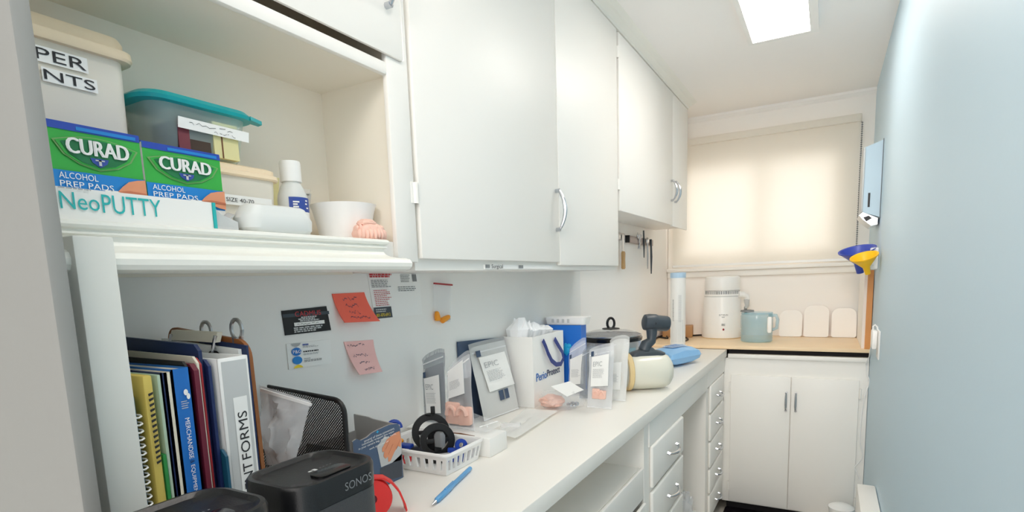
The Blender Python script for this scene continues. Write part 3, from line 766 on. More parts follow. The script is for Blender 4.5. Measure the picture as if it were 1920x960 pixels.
b = B(); A = P(449, 655, 'Y', 1.205); Bq = P(300, 634, 'Y', 1.205); Bq = V((max(Bq.x, -2.215), 1.205, Bq.z))
b.prism([(Bq.x, 1.2, ZT + .002), (A.x, 1.2, ZT + .002), (A.x, 1.2, A.z), (Bq.x, 1.2, Bq.z)], (0, .012, 0), 'paper'); part('sheets', b, t)
b = B(); A = P(408, 634, 'Y', 1.197); Bq = P(322, 625, 'Y', 1.197); dx = A.x - Bq.x
b.prism([(Bq.x, 1.186, A.z - .01), (A.x, 1.186, A.z - .015), (A.x, 1.198, A.z + .02), (Bq.x, 1.198, A.z + .025)], (0, .02, 0), 'paper_cream')
for x in (Bq.x + .01, A.x): b.tube([(x, 1.19, A.z + .01), (x - .01, 1.184, A.z - .03), (x - .02, 1.186, A.z - .05)], .006, 'chrome', 6); b.blob((x - .02, 1.19, A.z - .06), (.035, .006, .018), 'black', 0, 1, 1, 2)
part('clip', b, t, 'broad clip with chrome arms')
t = thing('clipboard', 'black clipboard edge right behind the white paper stack', 'clipboard', (-1.8, 1.214, ZT))
A = P(462, 648, 'Y', 1.214)
b = B(); b.prism([(-2.0, 1.2135, ZT + .002), (A.x, 1.2135, ZT + .002), (A.x, 1.2135, A.z), (-2.0, 1.2135, A.z + .02)], (0, .007, 0), 'navy'); part('board', b, t)

# ---- zip bag between binder and mesh organiser
b = B(); pp = [P(x, y, 'Y', 1.36) for x, y in ((500, 872), (552, 872), (583, 752), (486, 722))]
b.pillow(*pp, .03, 'film_mid', 14, 16, .05, 4)
z = [P(x, y, 'Y', 1.345) for x, y in ((487, 728), (583, 757), (582, 762), (487, 734))]
b.slab(z[0], z[1], z[2], z[3], .006, 'seal')
solo('zip_bag', b, 'crumpled clear zip bag between the white binder and the black mesh organiser', 'bag', (-1.9, 1.36, ZT))
# ---- black wire mesh organiser
t = thing('mesh_organizer', 'black wire mesh file organiser standing against the grey wall', 'organizer', (-1.98, 1.62, ZT))
def mesh_panel(y, xa, xb, za, zb, r):
    pts = [(xa, ZT + .004), (xb, ZT + .004)]
    for i in range(7): a = PI / 2 * i / 6; pts.append((xb - r + r * math.cos(a), zb - r + r * math.sin(a)))
    pts.append((xa, za))
    part('mesh_panel', B().add([(x, y, z) for x, z in pts], [tuple(range(len(pts)))], 'black_mesh'), t)
    part('wire_frame', B().tube([(x, y, z) for x, z in pts], .011, 'black', 8, True), t)
q = P(648, 800, 'X', -1.75); zt_ = P(635, 752, 'X', -1.755).z
mesh_panel(q.y, -2.215, -1.75, zt_ + .03, zt_, .06)
mesh_panel(q.y - .13, -2.215, -1.77, -.70, -.70, .05)
mesh_panel(q.y - .22, -2.215, -1.80, -.80, -.80, .05)
b = B().box(-2.215, -1.75, q.y - .22, q.y, ZT + .001, ZT + .008, 'black'); b.box(-1.79, -1.77, q.y - .22, q.y, ZT + .004, -.83, 'black'); part('base', b, t)

# ---- two speakers
def speaker(cx, cy, zt, label):
    t = thing('speaker', label, 'speaker', (cx, cy, ZT), 'black rounded speakers')
    hx, hy, r = .128, .158, .075
    part('grille', B().rloft((cx, cy, 0), [(hx - .006, hy - .006, r, ZT + .001), (hx, hy, r, ZT + .02), (hx, hy, r, zt - .075)], 'speaker_body', n=8), t, 'dark grey perforated body')
    b = B(); b.rloft((cx, cy, 0), [(hx + .001, hy + .001, r, zt - .073), (hx + .002, hy + .002, r, zt - .01), (hx - .002, hy - .002, r, zt), (hx - .012, hy - .012, r - .008, zt + .001), (hx - .022, hy - .022, r - .01, zt - .009), (hx - .06, hy - .06, .05, zt - .012), (.01, .01, .005, zt - .013)], 'speaker_top', n=8)
    f = Face(b, (cx + hx + .002, cy - .002, zt - .052), (0, .105, 0), (0, 0, .024)); f.text('SONOS', 0, 0, 1, 1, 'mid_grey', 1)
    part('top', b, t, 'black glossy recessed top')
    b = B(); b.rloft((cx + .055, cy + .02, 0), [(.03, .06, .02, zt - .012), (.03, .06, .02, zt - .006), (.026, .056, .02, zt - .005)], 'black_gloss')
    f = Face(b, (cx + .03, cy - .03, zt - .004), (0, .1, 0), (-.02, 0, 0)); f.rect(0, .3, .12, .7, 'pale_grey'); f.rect(.16, .1, .28, .9, 'pale_grey'); [f.ell(.42 + .13 * i, .5, .03, .12, 'mid_grey') for i in range(4)]
    part('button', b, t, 'playback buttons')
speaker(-1.295, 1.08, -.52, 'black rounded speaker with grey lettering, in front of mesh organiser')
speaker(-1.225, .66, -.488, 'nearest black rounded speaker at the bottom edge, in front of the books')

# ---- red tape dispenser
t = thing('tape_dispenser', 'red plastic tape dispenser on the counter behind the speaker', 'tape dispenser', (-1.66, 1.74, ZT))
c0 = V((-1.70, 1.72, ZT + .085)); ax = V((.75, -.66, .1)).normalized()
b = B(); b.lathe([(.02, .026), (.083, .026), (.086, .03), (.083, .038), (.02, .038), (.02, .026)], c0, 'red', 36, ax, False); part('side_disc', b, t)
b = B(); b.lathe([(.02, -.038), (.083, -.038), (.086, -.03), (.083, -.026), (.02, -.026), (.02, -.038)], c0, 'red', 36, ax, False); part('side_disc', b, t)
part('hub', B().lathe([(.001, .036), (.018, .036), (.02, .0), (.02, -.036)], c0 + ax * .0, 'dark_red', 20, ax), t, 'dark red hub')
b = B(); u = V((.66, .75, 0)).normalized()
pth = [c0 + u * .01 + V((0, 0, .088)), c0 + u * .05 + V((0, 0, .082)), c0 + u * .085 + V((0, 0, .055)), c0 + u * .115 + V((0, 0, .01)), c0 + u * .135 + V((0, 0, -.05)), c0 + u * .14 + V((0, 0, -.08))]
b.loft([[p + ax * .036, p - ax * .036, p - ax * .036 + V((0, 0, .006)) + u * .006, p + ax * .036 + V((0, 0, .006)) + u * .006] for p in pth], 'red', True, True); part('cutter_arm', b, t, 'curved red arm')
part('tape_roll', B().lathe([(.03, -.024), (.074, -.024), (.074, .024), (.03, .024), (.03, -.024)], c0, 'paper_cream', 30, ax, False), t, 'clear tape roll')

# ---- torn wipes box
x = -1.90
y0, y1 = P(660, 825, 'X', x).y, P(752, 840, 'X', x).y
t = thing('wipes_box', 'torn open blue-grey wipes carton with a hand picture beside the white basket', 'box', (-2.05, (y0 + y1) / 2, ZT))
tops = [P(a, c, 'X', x) for a, c in ((750, 800), (745, 794), (728, 797), (708, 806), (697, 812), (688, 820), (676, 826), (668, 823), (661, 828))]
b = B()
front = [V((x, y0, ZT + .001)), V((x, y1, ZT + .001))] + [V((x, min(max(q.y, y0), y1), q.z)) for q in tops]
b.prism(front, (-.008, 0, 0), 'cardboard_grey')
def fp(px, py, L=1): q = P(px, py, 'X', x); return V((x + .0015 * L, q.y, q.z))
b.add([p + V((.0015, 0, 0)) for p in front], [tuple(range(len(front)))], 'brochure')
b.add([fp(*q, 2) for q in ((706, 838), (720, 818), (752, 822), (752, 862), (733, 868), (714, 876))], [(0, 5, 4, 3, 2, 1)], 'pale_grey')
b.add([fp(*q, 2) for q in ((712, 878), (733, 869), (753, 850), (753, 893), (712, 905))], [(0, 4, 3, 2, 1)], 'brochure_dark')
b.add([fp(*q, 3) for q in ((748, 808), (738, 812), (724, 824), (715, 841), (716, 848), (719, 846), (718, 856), (722, 860), (726, 856), (727, 866), (731, 864), (738, 848), (745, 836), (750, 838), (751, 824))], [tuple(range(15))], 'skin')
for a, c in (((721, 842), (729, 826)), ((726, 852), (735, 832)), ((741, 842), (748, 824))):
    p, q = fp(*a, 4), fp(*c, 4); b.add([p, p + V((0, .004, 0)), q + V((0, .003, 0)), q], [(0, 1, 2, 3)], 'skin_dark')
for i, (a, c, tx) in enumerate((((681, 830), (738, 805), 'several of these convenient,'), ((677, 837), (737, 811), 'individually wrapped lens wipes'), ((671, 845), (741, 815), 'in your camera bag, purse, at home,'), ((691, 845), (727, 829), 'work, and in your car'))):
    p, q = fp(*a, 3), fp(*c, 3); f = Face(b, p, q - p, (0, 0, .013)); f.text(tx, 0, 0, 1, 1, 'white_plastic', 1)
p = fp(706, 809, 3); f = Face(b, p - V((0, .012, .01)), (0, .024, 0), (0, 0, .02)); f.poly([(0, .4), (.35, .3), (.5, 0), (.65, .3), (1, .4), (.6, .6), (.5, 1), (.4, .6)], 'aqua', 1)
part('front_panel', b, t, 'printed front with torn top edge')
rp = [P(650, 775, 'Y', y1), P(690, 782, 'Y', y1), P(700, 786, 'Y', y1), P(748, 797, 'Y', y1)]
rp = [V((min(max(q.x, -2.22), x), y1, q.z)) for q in rp]
part('side_panel', B().prism([(-2.22, y1, ZT + .001), (x, y1, ZT + .001)] + rp[::-1], (0, .008, 0), 'cardboard_grey'), t, 'bare grey cardboard inside of side panel')
b = B(); b.box(-2.22, -2.212, y0, y1, ZT + .001, -.78, 'cardboard_grey'); b.box(-2.212, x - .008, y0, y0 + .008, ZT + .001, -.76, 'cardboard_grey'); b.box(-2.212, x - .008, y0 + .008, y1, ZT + .001, ZT + .008, 'cardboard_grey'); part('carton', b, t)

# ---- white slotted basket
t = thing('basket', 'white slotted plastic basket holding black x-ray rings', 'basket', (-1.91, 2.41, ZT))
zr = -.885; bx0, bx1, by0, by1 = -2.17, -1.675, 2.24, 2.585; ins = .022
co_t = [V((bx0, by0, zr)), V((bx1, by0, zr)), V((bx1, by1, zr)), V((bx0, by1, zr))]
co_b = [V((bx0 + ins, by0 + ins, ZT + .002)), V((bx1 - ins, by0 + ins, ZT + .002)), V((bx1 - ins, by1 - ins, ZT + .002)), V((bx0 + ins, by1 - ins, ZT + .002))]
for i in range(4):
    j = (i + 1) % 4; A0, A1, T0, T1 = co_b[i], co_b[j], co_t[i], co_t[j]
    b = B(); nn = (A1 - A0).cross(T0 - A0).normalized()
    def q(u, v): return (A0 * (1 - u) + A1 * u) * (1 - v) + (T0 * (1 - u) + T1 * u) * v
    def sl(u0, u1, v0, v1, top=0): b.prism([q(u0, v0), q(u1, v0), q(u1 - top, v1), q(u0 + top, v1)], nn * -.012, 'white_plastic')
    sl(0, 1, 0, .22); sl(0, 1, .74, 1); nb = 9 if i % 2 == 0 else 7
    sl(0, .055, .22, .74); sl(.945, 1, .22, .74)
    for k in range(1, nb): u = k / nb; sl(u - .03, u + .03, .22, .74, .006)
    part('slotted_wall', b, t)
b = B(); b.prism([c + V((0, 0, .002)) for c in co_b], (0, 0, .008), 'white_plastic'); part('bottom', b, t)
b = B(); rim = []
for i, (sx, sy) in enumerate(((-1, -1), (1, -1), (1, 1), (-1, 1))):
    for k in range(5):
        a = PI + PI / 2 * i + PI / 2 * k / 4
        rim.append(co_t[i] + V((-sx * .03 + .034 * math.cos(a), -sy * .03 + .034 * math.sin(a), 0)))
b.tube(rim, .011, 'white_plastic', 8, True); part('rim', b, t)
# ring holders inside
def ring_holder(c, ax, r, label, extra=None):
    ax = V(ax).normalized(); c = V(c)
    t = thing('xray_ring', label, 'x-ray holder', (c.x, c.y, ZT + .012))
    b = B(); b.lathe([(r * .64, -.012), (r, -.012), (r, .012), (r * .64, .012), (r * .64, -.012)], c, 'black', 40, ax, False); part('ring', b, t)
    side = ax.cross(V((0, 0, 1))).normalized()
    b = B(); b.obox(c - side * r * .75 - V((0, 0, .012)) - ax * .008, side * r * 1.5, V((0, 0, .024)), ax * .016, 'black', .004); b.obox(c - side * .02 - V((0, 0, r * .9)) - ax * .006, side * .04, V((0, 0, r * .9)), ax * .014, 'black', .004)
    part('crossbar', b, t)
    if extra: extra(t, c, ax, side, r)
    return t
def ex1(t, c, ax, side, r):
    b = B(); b.rloft(c + ax * .02 - side * .01, [(.028, .02, .014, -.03), (.03, .022, .015, .03), (.02, .014, .01, .05)], 'mid_grey'); part('bite_block', b, t, 'grey bite block')
def ex2(t, c, ax, side, r):
    b = B(); b.box(c.x - .02, c.x + .02, c.y - .02, c.y + .02, c.z + r * .9, c.z + r * 1.0, 'black', .003)
    b.obox(c + V((0, 0, r * .98)) - side * .03, side * .025, ax * .02, V((0, 0, .045)), 'black', .004); part('arm_socket', b, t)
ring_holder((-1.865, 2.42, -.868), (.72, -.69, .05), .097, 'black x-ray aiming ring with grey bite block at the front of basket', ex1)
ring_holder((-1.955, 2.48, -.845), (.62, -.75, .1), .108, 'black x-ray aiming ring leaning behind, tallest in the basket', ex2)
t = thing('film_holder', 'blue clip with loop handle at left end of the basket', 'clip', (-2.1, 2.36, ZT + .012))
b = B(); b.tube([(-2.10 + .028 * math.cos(a), 2.34 + .02 * math.cos(a), -.80 + .038 * math.sin(a)) for a in [PI * i / 10 for i in range(11)]], .012, 'clip_blue', 8); b.box(-2.13, -2.08, 2.32, 2.35, -.88, -.80, 'clip_blue', .006); part('loop', b, t)
b = B(); b.obox((-2.14, 2.30, -.90), (.15, .03, -.01), (-.01, .05, 0), (0, 0, .02), 'clip_blue', .005); b.box(-2.13, -2.10, 2.31, 2.34, ZT + .013, -.88, 'clip_blue'); part('plate', b, t)
part('dot', B().blob((-2.05, 2.33, -.865), (.018, .01, .014), 'orange', 0, 1, 1, 2), t, 'orange stud')
t = thing('film_holder', 'small blue clip at right end of the basket', 'clip', (-1.74, 2.46, ZT + .012))
b = B(); b.lathe([(.014, -.008), (.034, -.008), (.034, .008), (.014, .008), (.014, -.008)], (-1.735, 2.46, -.89), 'clip_blue', 24, (.8, -.6, .1), False); part('ring', b, t)
b = B(); b.obox((-1.80, 2.42, ZT + .013), (.08, .04, 0), (-.01, .02, 0), (0, 0, .08), 'clip_blue', .004); part('plate', b, t)
b = B(); b.obox((-1.93, 2.34, ZT + .013), (.14, .06, 0), (-.02, .05, 0), (0, 0, .05), 'black', .006); b.obox((-2.06, 2.40, ZT + .014), (.1, .03, .01), (-.01, .04, 0), (0, 0, .06), 'dark_grey', .006)
solo('film_holder', b, 'black holder arms lying at the bottom of the basket', 'x-ray holder', (-1.95, 2.4, ZT + .013))
b = B(); b.obox((-1.85, 2.31, -.925), (.11, .045, .012), (-.004, .01, 0), (0, 0, .008), 'steel', .002); solo('metal_rod', b, 'short metal bar across the front of the basket rings', 'rod', (-1.8, 2.33, -.925))
b = B(); b.lathe([(.02, -.012), (.034, -.012), (.034, .012), (.02, .012), (.02, -.012)], (-2.0, 2.3, ZT + .046), 'red', 20, (0, 1, 0), False); solo('film_ring', b, 'red ring seen through the left slots of the basket', 'x-ray holder', (-2.0, 2.3, ZT + .012))
# ---- white box behind the basket
t = thing('white_carton', 'long low white carton lying behind the basket', 'box', (-1.93, 2.7, ZT))
b = B(); b.box(-2.235, -1.645, 2.615, 2.81, ZT + .001, -.888, 'white_matte', .004); part('body', b, t)
b = B(); b.prism([(-1.99, 2.622, -.8865), (-1.90, 2.618, -.8865), (-1.80, 2.62, -.8865), (-1.75, 2.622, -.8865), (-1.86, 2.64, -.8865)], (0, 0, .004), 'dark_wood')
b.prism([(-2.235, 2.60, -.88), (-2.19, 2.60, -.875), (-2.1, 2.615, -.882), (-2.05, 2.605, -.876), (-2.05, 2.68, -.876), (-2.235, 2.68, -.87)], (0, 0, .006), 'paper'); part('flap', b, t, 'torn white flap')
# ---- blue pen
t = thing('pen', 'translucent blue ballpoint pen lying on the counter in front of the basket', 'pen', (-1.57, 2.13, ZT))
A, Bq = V((-1.515, 1.90, ZT + .014)), V((-1.63, 2.385, ZT + .014)); d = (Bq - A)
part('barrel', B().tube([A + d * .08, A + d * .12, A + d * .42, A + d * .45, A + d * .97, Bq], [.008, .014, .015, .012, .012, .011], 'pen_blue', 12), t)
part('tip', B().tube([A, A + d * .08], [.002, .008], 'steel', 10), t, 'steel tip'); part('refill', B().tube([A + d * .1, A + d * .9], .005, 'print_blue', 8), t)
part('clip', B().obox(A + d * .30 + V((-.004, 0, .012)), d * .22, V((.010, .002, 0)), V((0, 0, .006)), 'pen_blue'), t)
# ================================================================ NOTES ON THE GREY WALL
XWL = XW + .0015
def wp(px, py, d=0.0): q = P(px, py, 'X', XWL + d); return q
def card(name, label, cat, quad, k, group=None, lift=(0, 0, 0, 0), draw=None, parts=False):
    """quad: BL BR TR TL in photo pixels, on the wall; lift = how far each corner stands off"""
    p = [wp(*q) + V((l, 0, 0)) for q, l in zip(quad, lift)]
    c = (p[0] + p[2]) / 2; b = B(); n = 8
    grid = []
    for j in range(n + 1):
        for i in range(n + 1):
            u, v = i / n, j / n
            base = (wp(*quad[0]) * (1 - u) + wp(*quad[1]) * u) * (1 - v) + (wp(*quad[3]) * (1 - u) + wp(*quad[2]) * u) * v
            l = (lift[0] * (1 - u) + lift[1] * u) * (1 - v) ** 2 + (lift[3] * (1 - u) + lift[2] * u) * v ** 2
            grid.append(base + V((l, 0, 0)))
    fs = [(j * (n + 1) + i, j * (n + 1) + i + 1, (j + 1) * (n + 1) + i + 1, (j + 1) * (n + 1) + i) for j in range(n) for i in range(n)]
    m2 = (n + 1) ** 2
    b.add([g + V((.004, 0, 0)) for g in grid] + grid, fs + [tuple(a + m2 for a in f[::-1]) for f in fs], k, True)
    edge = [i for i in range(n + 1)] + [j * (n + 1) + n for j in range(1, n + 1)] + [n * (n + 1) + i for i in range(n - 1, -1, -1)] + [j * (n + 1) for j in range(n - 1, 0, -1)]
    b.add([grid[i] + V((.004, 0, 0)) for i in edge] + [grid[i] for i in edge], [(i, i + len(edge), (i + 1) % len(edge) + len(edge), (i + 1) % len(edge)) for i in range(len(edge))], k)
    if draw:
        mx = max(lift) * .9
        f = Face(b, wp(*quad[0]) + V((.004, 0, 0)), wp(*quad[1]) - wp(*quad[0]), wp(*quad[3]) - wp(*quad[0]))
        if mx:
            L = lift
            def pt(u, v, LL, f=f):
                l = (L[0] * (1 - u) + L[1] * u) * (1 - v) ** 2 + (L[3] * (1 - u) + L[2] * u) * v ** 2
                return f.O + f.ex * u + f.ey * v + V((l + f.lift * LL, 0, 0))
            f.pt = pt
        draw(f)
    return solo(name, b, label, cat, c, group)
def d1(f):
    f.rect(0, .72, 1, .86, 'dark_grey', 1); f.text('CADMUS', .24, .72, .80, .93, 'ink_red', 3)
    for i, (a, c) in enumerate(((.36, .72), (.30, .78), (.33, .75))): f.lines(a, .51 + .07 * (2 - i), c, .56 + .07 * (2 - i), 1, 'pale_grey', 2, 1.1, i)
    f.rect(.20, .33, .86, .48, 'paper', 2); f.scribble(.24, .34, .84, .47, 1, 'ink', 3, .008)
    for i in range(3): f.lines(.18, .23 - .08 * i, .88 - .06 * i, .28 - .08 * i, 1, 'pale_grey', 2, 1.1, i + 5)
card('business_card', 'black business card with red heading stuck on grey wall', 'card', ((534, 629), (620, 619), (611, 574), (527, 583)), 'black', 'business cards on the wall', draw=d1)
def d2(f):
    f.poly([(.08, .99), (.30, .99), (.27, .9), (.19, .84), (.11, .9)][::-1], 'ink_grey', 2); f.ell(.19, .66, .11, .16, 'print_blue', 2); f.text('P&G', .10, .60, .28, .73, 'white_plastic', 4)
    f.ell(.19, .32, .11, .16, 'curad_blue', 2); f.poly([(.09, .02), (.31, .02), (.27, .1), (.2, .15), (.13, .1)], 'yellow', 2)
    f.lines(.34, .88, .52, .93, 1, 'label_blue', 2, 1.2); f.lines(.34, .78, .72, .86, 2, 'ink_grey', 2, .5)
    f.lines(.34, .60, .80, .66, 1, 'ink', 2, .8, 4); f.lines(.34, .48, .75, .57, 2, 'ink_grey', 2, .5, 5); f.lines(.34, .32, .5, .37, 1, 'ink_grey', 2, .8, 6); f.lines(.34, .2, .88, .3, 2, 'ink_soft', 2, .5, 8)
card('business_card', 'white business card with blue and yellow circles stuck on grey wall', 'card', ((541, 693), (621, 681), (619, 636), (536, 645)), 'paper', 'business cards on the wall', draw=d2)
def d3(f):
    f.text('geriet', .2, .72, .8, .9, 'note_ink', 2); f.text('svc1', .3, .52, .7, .68, 'note_ink', 2); f.text('Goss', .28, .3, .66, .46, 'note_ink', 2); f.text('ms mulford', .25, .12, .85, .24, 'note_ink', 2)
d3 = lambda f: (f.scribble(.15, .70, .85, .95, 1, 'note_ink', 2, .012, 2), f.scribble(.25, .48, .70, .70, 1, 'note_ink', 2, .012, 8), f.scribble(.25, .25, .62, .45, 1, 'note_ink', 2, .012, 5), f.scribble(.2, .08, .85, .25, 1, 'note_ink', 2, .01, 9))
card('sticky_note', 'coral orange sticky note with handwriting, curling at bottom corner', 'note', ((634, 605), (697, 602), (682, 548), (622, 551)), 'coral_note', 'sticky notes on the wall', (.045, .06, 0, 0), d3)
d4 = lambda f: (f.scribble(.05, .80, .95, .97, 1, 'note_ink', 2, .009, 3), f.scribble(.12, .48, .75, .64, 1, 'note_ink', 2, .009, 4), f.scribble(.2, .27, .8, .42, 1, 'note_ink', 2, .009, 6), f.scribble(.3, .08, .75, .22, 1, 'note_ink', 2, .009, 7))
card('sticky_note', 'pale pink sticky note with faint handwriting below the coral one', 'note', ((661, 702), (704, 696), (699, 637), (644, 641)), 'pink_note', 'sticky notes on the wall', (.05, .05, 0, 0), d4)
def d5(f):
    f.lines(.02, .90, .45, .99, 2, 'ink_red', 2, .8, 2); f.lines(.03, .68, .44, .86, 5, 'ink_soft', 2, .45, 3); f.lines(.05, .27, .38, .64, 9, 'ink_red', 2, .35, 4)
    f.rect(.0, .0, .34, .25, 'dark_grey', 2); f.lines(.03, .13, .26, .22, 2, 'pale_grey', 3, .5, 5); f.text('801-870-6912', .03, .04, .30, .11, 'yellow', 3)
    f.lines(.62, .78, .84, .97, 5, 'ink_soft', 2, .4, 6); f.rect(.88, .8, .97, .97, 'mid_grey', 2); f.lines(.54, .57, .98, .70, 3, 'ink_soft', 2, .45, 9)
card('postcard', 'white printed postcard with red text and phone number, high on the wall under the shelf', 'card', ((702, 598), (791, 589), (785, 513), (688, 512)), 'paper', None, (0, 0, 0, 0), d5)
# tiny bag of ear plugs
t = thing('zip_bag', 'tiny clear zip bag with orange ear plugs stuck on grey wall', 'bag', wp(826, 570))
q = [wp(x, y) for x, y in ((813, 604), (842, 603), (843, 533), (809, 531))]
b = B(); b.pillow(*[p + V((.012, 0, 0)) for p in q], .012, 'film', 8, 8); part('film', b, t)
b = B(); b.slab(*[wp(x, y) + V((.02, 0, 0)) for x, y in ((808, 533), (843, 536), (843, 533), (808, 530))], .006, 'red_tab'); part('seal', b, t, 'red zip line')
for a, c in (((816, 600), (814, 586)), ((824, 601), (836, 594))):
    A, Bq = wp(*a) + V((.022, 0, 0)), wp(*c) + V((.022, 0, 0)); d = Bq - A
    part('ear_plug', B().tube([A - d * .1, A, A + d * .5, A + d, A + d * 1.15], [.012, .02, .019, .015, .008], 'orange', 12), t)
b = B(); b.tube([wp(824, 603) + V((.015, 0, 0)), wp(840, 598) + V((.015, 0, 0))], .008, 'steel', 8); part('metal_pin', b, t)

# ================================================================ POUCHES
def plane_pts(quad, ax, vals):
    return [P(x, y, ax, v) for (x, y), v in zip(quad, vals)]
def pouch(label, pts, th, film, card_uv=None, card_txt='EPIC', cast=None, tint=None, seed=1, mark=True, group='clear pouches of kits', seal_v=.86, dark=False, qr=None, ctext=True, wob=.06):
    """pts BL BR TR TL"""
    BL, BR, TR, TL = [V(p) for p in pts]
    ex, ey = BR - BL, TL - BL; nn = ex.cross(ey).normalized()
    t = thing('zip_pouch', label, 'pouch', (BL + BR) / 2, group)
    def at(u, v, d=0): return (BL * (1 - u) + BR * u) * (1 - v) + (TL * (1 - u) + TR * u) * v + nn * d
    b = B(); b.pillow(BL, BR, TR, TL, th, film, 14, 20, th * .8, seed, .5, wob); part('film', b, t)
    b = B(); b.slab(at(.03, seal_v, .003), at(.97, seal_v, .003), at(.97, seal_v + .018, .003), at(.03, seal_v + .018, .003), .004, 'seal')
    part('zip_line', b, t, 'pale zip line near the top')
    b = B(); b.slab(at(.0, 0, -.001), at(1, 0, -.001), at(1, .018, -.001), at(.0, .018, -.001), .003, 'seal'); part('bottom_seal', b, t, 'pale sealed bottom edge')
    if dark:
        b = B(); b.slab(at(.08, .04, -th * .5), at(.94, .04, -th * .5), at(.94, .66, -th * .5), at(.08, .66, -th * .5), .008, dark); part('insert_sheet', b, t)
    if tint:
        b = B(); b.slab(at(.06, .22, -.004), at(.97, .22, -.004), at(.97, .80, -.004), at(.06, .80, -.004), .004, tint); part('leaflet', b, t)
    if card_uv:
        u0, v0, u1, v1, sk = card_uv
        b = B(); d = th * 1.5
        p0, p1, p2, p3 = at(u0 + sk, v0, d), at(u1 + sk, v0, d), at(u1, v1, d), at(u0, v1, d)
        b.slab(p0, p1, p2, p3, .003, 'paper'); f = Face(b, p0 + nn * .003, p1 - p0, p3 - p0)
        if ctext: f.text(card_txt, .1, .68, .62, .84, 'ink_grey', 2)
        f.lines(.1, .28, .78, .6, 8, 'ink_grey', 2, .3, seed)
        if mark: m0, m1, m2, m3 = at(u0 - .04, v1 + .01, d), at(u0 + .07, v1 + .01, d), at(u0 + .07, v1 + .09, d), at(u0 - .04, v1 + .09, d); b.slab(m0, m1, m2, m3, .002, 'navy_soft')
        part('card', b, t, 'white printed card')
    if qr:
        u0, v0, u1, v1 = qr; b = B(); b.slab(at(u0, v0, th * 1.5), at(u1, v0, th * 1.5), at(u1, v1, th * 1.5), at(u0, v1, th * 1.5), .003, 'navy_soft')
        b.slab(at(u0 + (u1 - u0) * .42, v0, th * 1.5 + .003), at(u0 + (u1 - u0) * .55, v0, th * 1.5 + .003), at(u0 + (u1 - u0) * .55, v1, th * 1.5 + .003), at(u0 + (u1 - u0) * .42, v1, th * 1.5 + .003), .002, 'mid_grey'); part('picture', b, t, 'small dark printed picture')
    if cast:
        cu, cv, s = cast; c = at(cu, cv, th * .9); e1 = ex.normalized(); e2 = ey.normalized()
        b = B()
        b.obox(c - e1 * s * 1.25 - e2 * s * .95 - nn * s * .3, e1 * s * 1.35, e2 * s * 1.8, nn * s * .55, 'pink_cast', s * .16)
        b.obox(c + e1 * s * .02 - e2 * s * 1.0 - nn * s * .2, e1 * s * 1.2 + e2 * s * .1, e2 * s * 1.5, nn * s * .5, 'pink_cast', s * .16)
        b.tube([c + e1 * s * (.45 + .42 * math.cos(a)) + e2 * s * (-.1 + .6 * math.sin(a)) + nn * s * .32 for a in [PI * i / 8 for i in range(9)]], s * .2, 'pink_cast', 8)
        b.tube([c + e1 * s * (-.6 + .4 * math.cos(a)) + e2 * s * (-.2 + .7 * math.sin(a)) + nn * s * .26 for a in [PI * i / 8 for i in range(9)]], s * .2, 'pink_cast', 8)
        part('dental_cast', b, t, 'pink dental cast inside')
    return t
Y1_, Y2_ = 2.745, 2.72
zb1 = -.886
q = plane_pts(((796, 784), (836, 776), (832, 648), (790, 668)), 'Y', (2.76,) * 4)
for p in q: p.x = max(p.x, -2.232)
q[0].z = q[1].z = zb1 + .003
pouch('clear pouch with white card standing against grey wall, leftmost of the pouches', q, .012, 'film_grey', (.16, .16, .82, .66, .03), tint='pale_grey', seed=2, dark='pale_grey', mark=True)
q = plane_pts(((838, 780), (888, 770), (880, 650), (836, 690)), 'Y', (2.71,) * 4)
q[0].z = q[1].z = zb1 + .003
q2 = pouch('clear pouch holding a pink cast, second from left', q, .016, 'film_mid', (.18, .48, .8, .9, .0), seed=5, cast=(.52, .24, .075), mark=False, ctext=False, dark='black')
# big tilted pouch on the counter
bl, br = P(908, 790, 'Z', ZT + .003), P(973, 766, 'Z', ZT + .003)
tl, tr = P(877, 645, 'X', -2.215), P(945, 630, 'X', -2.215)
pouch('large white-backed pouch with big card, leaning left beside the paper gift bag', [bl, br, tr, tl], .012, 'film_white', (.14, .34, .86, .80, .10), seed=7, wob=.012, qr=(.48, .19, .74, .32), dark='pale_grey', seal_v=.86)
# navy folder behind
b = B(); A, Bq = P(858, 641, 'X', -2.236), P(944, 632, 'X', -2.236)
b.prism([(-2.244, 3.19, ZT + .002), (-2.244, 3.83, ZT + .002), (-2.244, 3.83, Bq.z), (-2.244, 3.19, A.z)], (.012, 0, 0), 'navy_soft', )
solo('folder', b, 'dark slate folder flat against the wall behind the large pouch', 'folder', (-2.24, 3.5, ZT))
# bag flopped over white carton
b = B(); pp = [V((-1.98, 2.70, -.868)), V((-1.70, 2.66, -.868)), V((-1.66, 2.80, -.85)), V((-1.94, 2.84, -.80))]
b.pillow(*pp, .02, 'film', 10, 10, .03, 9)
for a, c in (((-1.76, 2.69, -.85), (-1.70, 2.80, -.835)), ((-1.75, 2.76, -.85), (-1.71, 2.70, -.846))): b.tube([a, c], .004, 'white_plastic', 6)
solo('zip_bag', b, 'flat clear bag lying over the white carton behind the basket', 'bag', (-1.82, 2.75, -.886))
